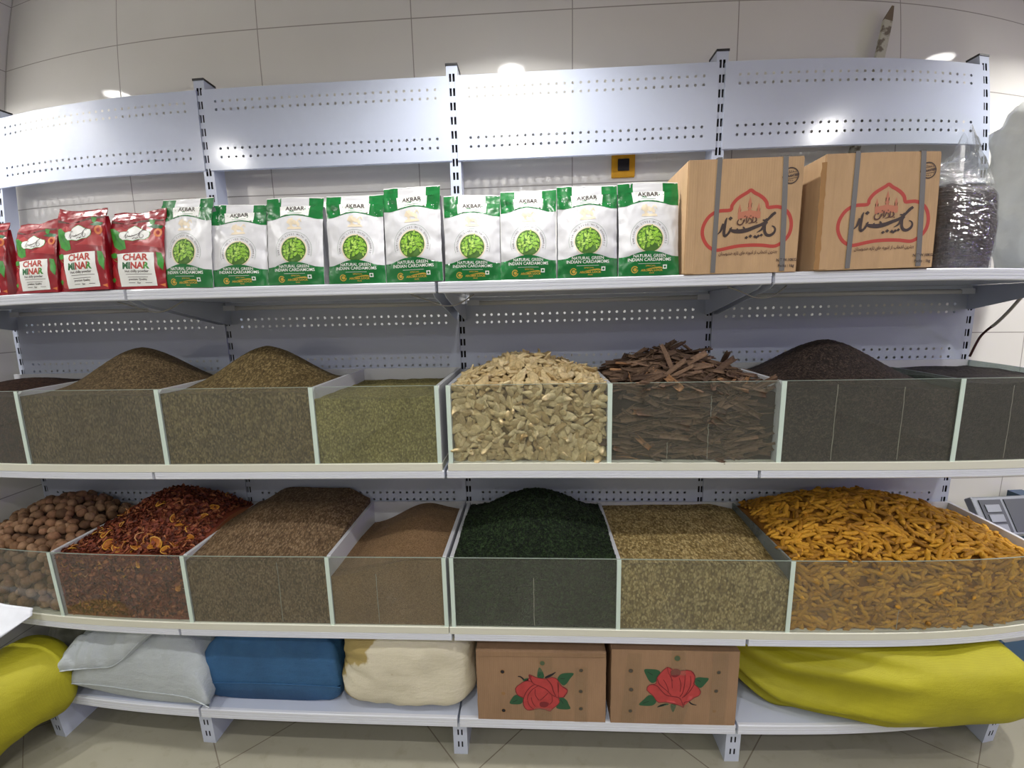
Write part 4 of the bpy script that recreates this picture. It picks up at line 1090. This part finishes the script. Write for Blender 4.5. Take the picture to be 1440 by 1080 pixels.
# dried limes
ml = piece_mat('dried_lime_skin', [C(112,84,62),C(138,106,80),C(158,126,98),C(126,94,68),C(146,108,82)], .5, 45, .65)
def lime(seed):
    bm = bmesh.new(); bmesh.ops.create_icosphere(bm, subdivisions=3, radius=1)
    for v in bm.verts:
        k = 1+.10*nz(v.co.x*1.3+seed, v.co.y*1.3, v.co.z*1.3)+.03*nz(v.co.x*5, v.co.y*5+seed, v.co.z*5)
        v.co = Vector((v.co.x*1.06, v.co.y, v.co.z*.94))*k*.0195
        t_ = Vector((1,0,0)).dot(v.co.normalized())
        if t_ > .93: v.co.x += .003*(t_-.93)/.07
    b = MB(); bm.verts.index_update(); b.add([v.co.copy() for v in bm.verts], [[v.index for v in f.verts] for f in bm.faces], 0, True); bm.free()
    return b.build('dried_lime', ml, fixn=False)
hl = cone(.805,.10,-1.72,-.16,.34,.30,.2)
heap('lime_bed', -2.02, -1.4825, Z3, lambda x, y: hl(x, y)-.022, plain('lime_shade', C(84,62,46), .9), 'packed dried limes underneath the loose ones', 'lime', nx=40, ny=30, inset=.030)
ls = scatter(-1.93, -1.4825, Z3, hl, (.037,.035), 1.14, 1.10, .021, -.045)
place([lime(i) for i in range(5)], ls, 'dried_lime', 'round brown dried lime in the heap at the far lower left', 'lime', 'dried limes in the bin', (.78,1.12), 1.2, 300)
# red petals with lime slices
t = NT('dried_petal'); oi = t.n('ShaderNodeNewGeometry'); f = t.noise(t.obj(), 60, 4)
col = t.ramp(oi.outputs['Random Per Island'], [(.1,C(78,34,24)),(.4,C(116,54,36)),(.7,C(138,70,46)),(.95,C(170,108,70))])
t.pbr(col, .6, 0, t.bump(f, .5, .003), .35); mp = t.m
hp = cone(.812,.150,-1.185,-.17,.34,.28,.25)
b = MB(); x0, x1 = -1.4672, -.9578; yf = GY+.004
b.grid(lambda u, v: (x0+(x1-x0)*u, yf+(YB-.002-yf)*v, hp(x0+(x1-x0)*u, yf+(YB-.002-yf)*v)-.004), 50, 36)
b.grid(lambda u, v: (x0+(x1-x0)*u, yf+.004, Z3+(hp(x0+(x1-x0)*u, yf)-.004-Z3)*v), 50, 20)
for x in (x0, x1): b.grid(lambda u, v, x=x: (x, yf+.004+(YB-.008-yf)*u, Z3+(hp(x, yf+(YB-.008-yf)*u)-.004-Z3)*v), 20, 6)
R3 = random.Random(11)
for p, n, top in scatter(x0+.008, x1-.008, Z3+.004, hp, (.014,.009), 1.5, 1.55, .004, -.03, R=R3):
    q = orient(n, R3.uniform(0,6.3), .5, R3); L = R3.uniform(.006,.013); wd = L*R3.uniform(.3,.6)
    vs = []
    for i in range(4):
        for j in range(3):
            a, c = i/3*2-1, j-1
            vs.append(p + q @ Vector((a*L, c*wd*(1-.75*a*a), .004*nz(a*2+p.x*90, c*2, p.z*90) + .35*wd*c*c)))
    vs = [Vector((min(max(w.x, x0+.0005), x1-.0005), max(w.y, GY+.0008), w.z)) for w in vs]
    b.add(vs, [(i*3+j, i*3+j+1, i*3+j+4, i*3+j+3) for i in range(3) for j in range(2)], 0, True)
c0 = ((x0+x1)/2, -.22, Z3); b.v = [(v[0]-c0[0], v[1]-c0[1], v[2]-c0[2]) for v in b.v]
o = b.build('petal_mound', mp, None, c0, fixn=False); tag(o, 'heap of crumpled red brown petals mixed with citrus slices', 'petals', None, 'stuff')
mr = piece_mat('citrus_rind', [C(206,150,48),C(222,172,84),C(190,128,60),C(214,160,110)], .3, 80, .5)
mpu = piece_mat('citrus_pulp', [C(190,126,44),C(168,96,40)], .6, 120, .5)
def slice_(seed):
    R2 = random.Random(seed); r = R2.uniform(.015,.021); cv = R2.uniform(.1,.55); b = MB(); arc = R2.choice([2*PI, 2*PI, 4.2, 3.4]); full = arc > 6
    def warp(x, y, z): return (x, y*(1-.25*cv), z + cv*(x*x-y*y)*24)
    def ring(u, v):
        a = arc*u; c = 2*PI*v; rr = .0019
        return warp((r+rr*math.cos(c))*math.cos(a), (r+rr*math.cos(c))*math.sin(a), rr*math.sin(c))
    b.grid(ring, 26, 6)
    o = b.build('citrus_slice', mr, fixn=False)
    if R2.random() < .6:
        d = MB(); d.grid(lambda u, v: warp(r*.93*v*math.cos(arc*u), r*.93*v*math.sin(arc*u), .0008*math.cos(u*arc*8)*v), 26, 4); d.build('pulp', mpu, o, fixn=False)
    return o
sl = [slice_(i) for i in range(6)]
R4 = random.Random(5); used = [False]*6
spots = []
for k in range(34):
    x = R4.uniform(x0+.03, x1-.03); y = GY+.03+abs(R4.gauss(0,.12)); y = min(y, -.06)
    e = .01; n = Vector((-(hp(x+e,y)-hp(x-e,y))/(2*e), -(hp(x,y+e)-hp(x,y-e))/(2*e), 1)).normalized()
    spots.append((Vector((x,y,hp(x,y)+.005)), n))
for k in range(18): spots.append((Vector((R4.uniform(x0+.02,x1-.02), GY+.007, R4.uniform(Z3+.03,.79))), Vector((0,-1,.05))))
for k, (p, n) in enumerate(spots):
    vi = k % 6; o = sl[vi] if not used[vi] else copy_tree(sl[vi]); used[vi] = True
    o.matrix_world = Matrix.Translation(p) @ orient(n, R4.uniform(0,6.3), .45 if n.z > .2 else .12, R4).to_4x4() @ Matrix.Scale(R4.uniform(.8,1.1) if n.z > .2 else .8, 4)
    tag(o, 'curled yellow citrus slice among the red petals', 'citrus slice', 'citrus slices in the petals')
# ------------------------------------------------------------------ base shelf: sacks and rose cartons
ZB = .178
def superbox(name, hx, hy, hz, k, mat, seed, amp=.010, fq=9, fold=None, n=26, loc=(0,0,0), flat=.0, warp=None):
    """filled sack: a cube grid blown out to a rounded block, wrinkled, flat underneath"""
    bm = bmesh.new(); bmesh.ops.create_cube(bm, size=2); bmesh.ops.subdivide_edges(bm, edges=bm.edges[:], cuts=n, use_grid_fill=True)
    for v in bm.verts:
        p = v.co; q = (abs(p.x)**k+abs(p.y)**k+abs(p.z)**k)**(1/k); u = p/q
        w = Vector((u.x*hx, u.y*hy, u.z*hz))
        a = amp*(nz(w.x*fq+seed, w.y*fq, w.z*fq)+.5*nz(w.x*fq*2.3, w.y*fq*2.3+seed, w.z*fq*2.3))
        if fold: a += fold(u, w)
        w += u.normalized()*a
        if warp: w = warp(u, w)
        w.z += hz
        if w.z < flat: w.z = flat*(.0) + 0.0005*abs(nz(w.x*20, w.y*20, 1))
        v.co = w
    b = MB(); bm.verts.index_update(); b.add([v.co.copy() for v in bm.verts], [[v.index for v in f.verts] for f in bm.faces], 0, True); bm.free()
    return b.build(name, mat, None, loc)
def pillow(name, w, d, h, zs, mat, seed, amp=.006, loc=(0,0,0), rot=0, p=3.0, q=.42, pinch=.06, lift=None, seam=True, ear=.0):
    """flat stitched sack lying on its side, corners pulled out to points"""
    b = MB(); N = 40
    def base(u, v):
        x = w/2*u*(1-pinch*(1-v*v)); y = d/2*v*(1-pinch*(1-u*u))
        c = (abs(u)*abs(v))**6; x *= 1+ear*c; y *= 1+ear*c
        return x, y
    def T(u, v): return (max(0, 1-abs(u)**p)*max(0, 1-abs(v)**p))**q
    def top(u_, v_):
        u, v = u_*2-1, v_*2-1; x, y = base(u, v); t = T(u, v)
        e = 1-t
        wr = amp*(nz(x*10+seed, y*10, 1)+.6*nz(x*24, y*24+seed, 2))*min(1, t*3) + amp*1.5*e*math.sin((x if abs(v) > abs(u) else y)*95+seed+4*nz(x*9, y*9, seed))*min(1, t*4)
        z = zs + (h-zs)*t + wr
        if lift: z += lift(x, y)
        return (x, y, max(z, .001))
    def bot(u_, v_):
        u, v = u_*2-1, v_*2-1; x, y = base(u, v); t = T(u, v)
        z = zs*(1-min(1, t*1.9)) + (lift(x, y) if lift else 0)
        return (x, y, max(z, .0))
    b.grid(top, N, N); b.grid(bot, N, N)
    o = b.build(name, mat, None, loc, merge=1e-5); o.rotation_euler.z = rot
    if seam:
        s = MB(); n = 60
        def edge(u, v, k): 
            x, y = base(u, v); z = zs + (lift(x, y) if lift else 0); return (x*1.005, y*1.005, max(z, .003))
        pts = [edge(-1+2*i/n, -1, 0) for i in range(n+1)]
        s.tube(pts, [.0022+.0007*math.sin(i*1.9) for i in range(n+1)], 6); so = s.build('stitched_seam', mat, o)
    return o
m_wsack = woven('white_woven_sack', srgb(192,200,204), var=.06, wr=.5)
m_bsack = woven('blue_woven_sack', srgb(50,96,140), var=.18, wr=.45)
m_csack = woven('cream_woven_sack', srgb(222,215,192), var=.05, wr=.4, stain=srgb(178,158,100))
m_ysack = woven('yellow_woven_sack', srgb(162,156,28), var=.08, wr=.25, scale=520)
o = pillow('woven_sack', .57, .42, .315, .060, m_wsack, 2.0, .012, (-1.232,-.228,ZB), 0, 2.7, .47, .09, lambda x, y: .05*max(0, -x)*2 - .03*max(0, x-.2)*5*(y < -.12), True, .07)
tag(o, 'white woven sack with stitched edge lying on the base shelf beside the blue sack', 'sack', 'woven sacks on the base shelf')
o = pillow('woven_sack', .46, .34, .15, .020, m_wsack, 6.0, .014, (-1.365,-.272,ZB+.140), math.radians(9), 2.4, .55, .12, lambda x, y: .155*(lambda t: t*t*(3-2*t))(min(1, max(0, (x+.02)/.24))), True, .10)
o.scale = (1,1,1)
tag(o, 'white woven sack slumped on top of another, its pointed corner over the yellow one', 'sack', 'woven sacks on the base shelf')
o = pillow('woven_sack', .56, .37, .322, .080, m_bsack, 4.0, .013, (-.735,-.198,ZB), 0, 3.6, .36, .04)
tag(o, 'blue woven sack lying between the white and the cream sacks', 'sack', 'woven sacks on the base shelf')
def fold_c(u, w):
    g = max(0, -u.x-.35)
    return -.030*g*max(0, 1-abs(u.z-.35)*1.6) + .007*g*math.sin(math.atan2(w.z-.02, w.x+.40)*26)
o = superbox('woven_sack', .262, .200, .160, 4.6, m_csack, 9.0, .013, 8, fold_c, 28, (-.200,-.222,ZB), .004)
tag(o, 'cream cloth sack with yellow stains lying next to the rose cartons', 'sack', 'woven sacks on the base shelf')
# long yellow sack with a gathered neck, pushed under the lower tier
b = MB(); NX, NA = 70, 72
def ysack(u, v):
    s = u; a = 2*PI*v
    X = 1.025 + 1.14*s
    g = min(1, .34+s/.34); g = g*g*(3-2*g)
    e = max(0, (s-.84)/.16); end = math.sqrt(max(0, 1-e*e))
    yf = -.292 - .215*min(1, max(0, X-1.04)/.46)**.9 - .13*max(0, X-1.5); yf = max(yf, -.56)
    yb = -.16 + .13*min(1, s/.3)
    cyy, ry = (yf+yb)/2, (yb-yf)/2*(end*.96+.04)
    zt = .322-.012*math.sin(s*8)**2; zb = .10*max(0, 1-s/.14)**1.5
    c, s_ = math.cos(a), math.sin(a); ex = 2/2.9
    cy = math.copysign(abs(c)**ex, c); cz = math.copysign(abs(s_)**ex, s_)
    hz = (zt-zb)/2*(.25+.75*end); mz = (zt+zb)/2*(.35+.65*(end*.6+.4)) if e else (zt+zb)/2
    x = X - .17*max(0, cz)*max(0, s-.55)/.45
    fr = max(0, 1-s/.50)
    fold = math.sin(a*11+5*s+1.5*nz(s*4, a, 2))
    wr = fr*.042*fold*min(1, s*6+.35) + .007*nz(s*7, c*2, s_*2)
    return (x, cyy + (ry+wr)*cy, max(mz + (hz+wr*.6)*cz, .0006))
b.grid(lambda u, v: ysack(u, v), NX, NA)
b.add([ysack(0, k/NA) for k in range(NA)], [tuple(range(NA))]); b.add([ysack(1, k/NA) for k in range(NA)], [tuple(range(NA-1,-1,-1))])
o = b.build('woven_sack', m_ysack, None, (0,0,ZB), merge=1e-5)
tag(o, 'long yellow woven sack with a gathered neck bulging over the right of the base shelf', 'sack', 'yellow woven sacks')
# yellow sack slumped from the left end of the base shelf down to the floor
b = MB()
SP = catmull([(-1.665,-.36,.255),(-1.685,-.445,.270),(-1.735,-.54,.262),(-1.79,-.65,.235),(-1.85,-.78,.168),(-1.88,-.92,.150)], 8)
def lsack(u, v):
    t = u*(len(SP)-1); i = min(int(t), len(SP)-2); c = Vector(SP[i]).lerp(Vector(SP[i+1]), t-i)
    tg = (Vector(SP[i+1])-Vector(SP[i])).normalized(); side = tg.cross(Vector((0,0,1))).normalized(); upv = side.cross(tg)
    e = min(1, min(u/.16, (1-u)/.12)); end = math.sqrt(max(0, 1-(1-e)**2))**.8
    a = 2*PI*v; ca, sa = math.cos(a), math.sin(a); ex = 2/2.5
    w = 1+.05*nz(u*5, ca*2, sa*2+3)
    p = c + side*math.copysign(abs(ca)**ex, ca)*(.165*end+.002)*w + upv*math.copysign(abs(sa)**ex, sa)*(.150*end+.002)*w
    lo = .1795 if p.y > -.425 else .001
    return (max(p.x, -2.065), p.y, max(p.z, lo)-ZB)
b.grid(lsack, 60, 40, flip=True)
b.add([lsack(0, k/40) for k in range(40)], [tuple(range(40))]); b.add([lsack(1, k/40) for k in range(40)], [tuple(range(39,-1,-1))])
o = b.build('woven_sack', m_ysack, None, (0,0,ZB), merge=1e-5)
tag(o, 'yellow woven sack spilling from the left end of the base shelf to the floor', 'sack', 'yellow woven sacks')
gb = plain('grey_plastic_bag', srgb(132,134,126), .28, var=.12, bump=.7, scale=16, spec=.6)
o = superbox('plastic_bag', .20, .10, .105, 2.6, gb, 3.3, .014, 12, None, 20, (-1.62,-.115,ZB+.195), .002)
o.location = (-1.70,-.165,ZB)
tag(o, 'crumpled grey plastic bag tucked behind the yellow sack at the left', 'plastic bag')
# white folded sheet propped on the sack at the far left
P1, P2 = Vector((-1.582,-.458,.606)), Vector((-1.575,-.472,.578))
P3 = P2 + Vector((-.065,-.080,-.038))*2.7; P4 = P1 + Vector((-.148,-.014,.008))*2.2
th = Vector((-.006,.012,.020)); c0 = (P1+P2+P3+P4)/4
b = MB(); F = [P1, P2, P3, P4]; K = [P1+Vector((-.010,.006,-.004)), P2+Vector((-.012,.010,.004)), P3+Vector((-.02,.012,.012)), P4+Vector((0,.012,-.006))]
def bil(Q, u, v): return (Q[3].lerp(Q[0], u)).lerp(Q[2].lerp(Q[1], u), v)
def sheet(Q): return lambda u, v: (lambda p: (p.x-c0.x, p.y-c0.y+.004*nz(u*4, v*3, 2), p.z-c0.z+.004*math.sin(u*5+v*2)))(bil(Q, u, v))
b.grid(sheet(F), 16, 10); b.grid(sheet(K), 16, 10)
for e in (0, 1):
    b.grid(lambda u, w, e=e: sheet(F if w < .5 else K)(u, e), 16, 1); b.grid(lambda v, w, e=e: sheet(F if w < .5 else K)(e, v), 10, 1)
o = b.build('folded_sheet', plain('white_folded_card', srgb(214,218,226), .5, var=.05, bump=.3, scale=20), None, c0, merge=1e-5)
tag(o, 'white folded card slanting in from the left edge above the yellow sack', 'card')

# brown cartons with a printed rose
ROSE1 = dict(leaves=[[(680,300),(690,200),(718,145),(770,205),(795,300),(740,325)], [(1020,320),(1075,250),(1160,228),(1295,232),(1240,310),(1180,400),(1120,432),(1060,380)], [(200,765),(245,660),(310,610),(400,640),(440,690),(400,760),(320,778)], [(1040,625),(1110,635),(1180,690),(1210,760),(1240,830),(1120,845),(1000,820),(1030,720)], [(440,350),(520,322),(560,345),(520,380),(450,380)]],
             stems=[[(350,300,14),(400,308,22),(450,350,24)], [(990,215,10),(930,255,30),(880,280,40),(810,310,24)]],
             body=[(545,262),(640,300),(740,320),(830,325),(930,300),(1015,330),(1060,400),(1110,455),(1195,515),(1160,590),(1120,630),(1030,640),(1055,710),(1000,780),(940,830),(890,880),(800,850),(700,840),(600,860),(495,868),(440,790),(430,690),(440,650),(330,610),(305,500),(380,430),(470,375),(570,370),(600,400),(545,310)],
             lines=[[(548,270,16),(570,340,14),(620,410,12),(720,450,14),(830,500,16),(900,570,14),(960,610,12),(1030,640,12)], [(840,330,12),(920,420,18),(950,520,18),(990,610,14)], [(440,650,14),(480,560,16),(560,470,14),(640,420,10)], [(500,690,12),(520,600,14),(590,510,12),(690,445,10)], [(570,640,12),(590,730,14),(640,800,10)], [(640,500,14),(640,600,14),(700,690,12)], [(860,560,12),(780,640,14),(720,690,10)], [(300,500,12),(330,600,14),(440,660,12)], [(1115,450,12),(1195,515,14),(1120,630,12)], [(505,700,10),(540,790,12),(610,850,8)], [(920,600,10),(930,700,12),(880,760,10)]],
             dark=[[(720,730),(790,712),(870,735),(850,790),(780,810),(720,790)]])
ROSE2 = dict(leaves=[[(180,190),(300,180),(400,190),(450,230),(420,330),(340,405),(270,380),(215,290)], [(1030,320),(1090,295),(1180,300),(1262,315),(1210,400),(1140,470),(1070,440),(1030,380)], [(105,785),(180,690),(260,615),(330,625),(395,710),(350,780),(250,800)], [(640,770),(690,740),(735,770),(720,840),(690,895),(655,840)], [(420,815),(470,770),(570,745),(610,760),(540,790)]],
             stems=[[(950,705,16),(1000,745,22),(1080,765,10)], [(420,815,10),(480,785,26),(560,760,16)]],
             body=[(560,140),(640,175),(730,200),(830,185),(955,190),(1025,270),(1020,400),(1080,450),(1140,530),(1110,600),(1040,630),(960,690),(870,715),(870,795),(840,800),(740,750),(640,730),(540,720),(440,730),(380,680),(330,610),(230,525),(270,440),(380,415),(390,330),(450,240)],
             lines=[[(560,145,12),(590,240,10),(660,360,8)], [(300,425,12),(400,450,14),(470,520,16),(560,600,14),(680,620,14),(790,650,14),(860,790,12)], [(400,330,12),(440,420,14),(560,520,14),(640,600,12)], [(860,250,12),(860,400,14),(840,540,14),(790,620,12)], [(950,270,12),(960,420,14),(900,560,14),(830,640,12)], [(760,300,12),(800,420,14),(790,540,12)], [(1020,410,12),(960,520,14),(860,620,12)], [(500,340,10),(560,430,12),(600,540,12)], [(955,190,12),(1025,280,14),(1010,400,12)], [(620,250,10),(640,350,14),(660,480,10)]],
             dark=[[(620,200),(700,160),(780,190),(770,260),(690,300),(630,270)]])
def rose_carton(lab, x0, x1, h, rose, fx, holes, tapes, flap):
    w = x1-x0; d = .36
    b = MB(); N = 14
    def F(x, z, off=0):
        bulge = .004*math.sin(PI*min(max(x/w,0),1))*math.sin(PI*min(max(z/h,0),1))
        return (x + .0015*nz(z*20, x*6, h), -bulge - off, z)
    b.grid(lambda u, v: F(u*w, v*h), N, N)
    b.add([F(0,0),(0,d,0),(0,d,h),F(0,h)], [(0,1,2,3)]); b.add([F(w,0),(w,d,0),(w,d,h),F(w,h)], [(0,1,2,3)])
    b.add([(0,d,0),(w,d,0),(w,d,h),(0,d,h)], [(0,1,2,3)]); b.add([F(0,h),F(w,h),(w,d,h),(0,d,h)], [(0,1,2,3)]); b.add([F(0,0),F(w,0),(w,d,0),(0,d,0)], [(0,1,2,3)])
    fl = lambda s: mapshape(s, fx)
    for q in rose['leaves']:
        decal(b, fl(poly2d(catmull(q, 3, True))), F, .0005, 3, w/N, h/N)
        cx = sum(p[0] for p in q)/len(q); cy = sum(p[1] for p in q)/len(q)
        decal(b, fl(stroke2d([(q[0][0]*.6+cx*.4, q[0][1]*.6+cy*.4),(cx,cy)], 7, 1)), F, .0008, 5, w/N, h/N)
    for q in rose['stems']: decal(b, fl(stroke2d(q, sub=4)), F, .0006, 5, w/N, h/N)
    decal(b, fl(poly2d(catmull(rose['body'], 2, True))), F, .0010, 1, w/N, h/N)
    decal(b, fl(stroke2d(catmull([(p[0],p[1],11) for p in rose['body']], 2, True), sub=1, closed=True)), F, .0013, 2, w/N, h/N)
    for q in rose['lines']: decal(b, fl(stroke2d(q, sub=4)), F, .0014, 2, w/N, h/N)
    for q in rose['dark']: decal(b, fl(poly2d(catmull(q, 3, True))), F, .0015, 2, w/N, h/N)
    for hx, hz, r, mi in holes:
        decal(b, ring2d(hx, hz, r*.86, r*1.12, 20), F, .0007, 4); decal(b, disc2d(hx, hz, r*.9, None, 18), F, .0006, mi, w/N, h/N)
    o = b.build('rose_carton', [M['kraft2'], M['rose_red'], M['rose_line'], M['rose_green'], M['kraft_edge'], M['dark']], None, (x0,-.421,ZB), fixn=False)
    tag(o, lab, 'carton', 'brown cartons printed with a rose')
    for (ta, tb, za, zb, sk) in tapes:
        t_ = MB()
        t_.grid(lambda u, v: F(ta+(tb-ta)*u+sk*(v-.5), za+(zb-za)*v + .003*nz(u*9, v, ta*50), .0022+.0007*nz(u*8, v*8, ta*30)), 8, 16)
        tp = t_.build('packing_tape', M['tape'], o, fixn=False)
    for (fa, fb, zz, th_, sl) in flap:
        f = MB(); f.add([(fa,-.004,zz),(fb,-.004,zz+sl),(fb,-.006,h+.0015),(fa,-.006,h+.0015),(fa,.003,zz),(fb,.003,zz+sl),(fb,d*.5,h+.004),(fa,d*.5,h+.004)], [(0,1,2,3),(3,2,6,7),(0,4,5,1),(0,3,7,4),(1,5,6,2)])
        f.build('top_flap', M['kraft2'], o)
    return o
Kx, Kz = .0002097, .0002426
rose_carton('brown rose carton, its flap slightly open, standing next to the cream sack', .0745, .5345, .282, ROSE1, lambda X, Y: (.1495+X*Kx-.0745, .4345-Y*Kz-ZB),
    [(.094-.0+.0,.200,.008,5),(.094,.112,.006,4),(.094,.040,.008,5),(.372,.212,.008,5),(.372,.128,.008,5),(.372,.056,.008,5),(.236,.238,.010,3)],
    [(.222,.272,.205,.283,0),(.205,.268,-.0,.058,.0),(.350,.395,.0,.225,.0)], [(.002,.455,.262,.02,.006)])
rose_carton('brown rose carton crossed by clear tape, standing next to the long yellow sack', .553, .990, .297, ROSE2, lambda X, Y: (.630+X*.000205-.553, .4455-Y*.000240-ZB),
    [(.068,.215,.009,5),(.070,.140,.009,5),(.070,.052,.008,5),(.368,.216,.008,5),(.364,.142,.008,5),(.362,.060,.006,4),(.226,.268,.012,3),(.228,.205,.010,5)],
    [(.045,.095,.004,.285,.02),(.205,.255,.205,.297,0),(.175,.262,.0,.085,.02),(.345,.40,.004,.292,.0)], [])
# ------------------------------------------------------------------ weighing scale at the right
blue = plain('blue_enamel', srgb(24,62,86), .35); gry = plain('grey_enamel', srgb(128,132,138), .35, metal=.3); dgry = plain('dark_keypad', srgb(62,66,72), .4)
r = empty('platform_scale', (2.42,-.10,0)); tag(r, 'platform scale with a grey keypad head and blue foot beyond the turmeric bin', 'scale')
R_ = lambda x: x-2.42
b = MB(); b.box(R_(2.40),R_(2.80),-.28,.12,.03,.105); bevel(b.build('platform', blue, r), .01)
for sx in (2.44, 2.76):
    for sy in (-.24, .08):
        b = MB(); b.tube([(R_(sx),sy,0),(R_(sx),sy,.031)], .018, 12); b.build('foot', M['black'], r)
b = MB(); b.box(R_(2.36),R_(2.43),.11,.17,.105,.84); b.box(R_(2.345),R_(2.445),.10,.18,.085,.115); b.build('column', blue, r)
h = empty('keypad_head', (R_(2.19),0,.80)); h.parent = r; h.rotation_euler = (math.radians(52),0,0)
b = MB(); b.box(-.125,.19,-.075,.085,-.035,.0); bevel(b.build('housing', gry, h), .006)
b = MB(); b.box(-.100,-.005,-.062,.070,.0,.004); b.build('keypad', dgry, h)
for i in range(3):
    b = MB(); b.box(-.085,-.022,.030-.040*i-.012,.030-.040*i+.020,.003,.008); k_ = b.build('key', gry, h); bevel(k_, .002)
b = MB(); b.box(.010,.180,-.062,.070,.0,.004); b.build('display', dgry, h)

# ------------------------------------------------------------------ camera: wide phone lens with its barrel curve
cd = bpy.data.cameras.new('camera'); co = bpy.data.objects.new('camera', cd); COL.objects.link(co); S.camera = co
def rot3(pitch, yaw, roll):
    return (Matrix.Rotation(yaw,3,'Z') @ Matrix.Rotation(pitch,3,'X') @ Matrix.Rotation(roll,3,'Y'))
R3m = rot3(*[math.radians(a) for a in (-9.00552886, 3.01019642, 1.25735061)])
right, fwd, up = R3m.col[0], R3m.col[1], R3m.col[2]
mw_ = Matrix((right, up, -fwd)).transposed().to_4x4(); mw_.translation = Vector((.29352358,-1.72994058,1.62563615)); co.matrix_world = mw_
cd.sensor_width = 36; cd.sensor_height = 27; cd.sensor_fit = 'HORIZONTAL'; cd.clip_start = .02; cd.clip_end = 50
CAM_TYPE = 'PANO'
if CAM_TYPE == 'PANO':
    cd.type = 'PANO'; cc = cd; cc.panorama_type = 'FISHEYE_LENS_POLYNOMIAL'; cc.fisheye_fov = math.radians(170)
    cc.fisheye_polynomial_k0 = 0
    cc.fisheye_polynomial_k1 = -1.73207463e-03*40; cc.fisheye_polynomial_k2 = 1.52258270e-07*1600
    cc.fisheye_polynomial_k3 = 1.55647308e-09*64000; cc.fisheye_polynomial_k4 = -1.15511884e-12*2560000
else:
    cd.type = 'PERSP'; cd.lens = 570/40
vs = S.view_settings; S.display_settings.display_device = 'sRGB'; vs.view_transform = 'Standard'; vs.look = 'None'; vs.gamma = 1; vs.use_curve_mapping = False
vs.exposure = -0.02
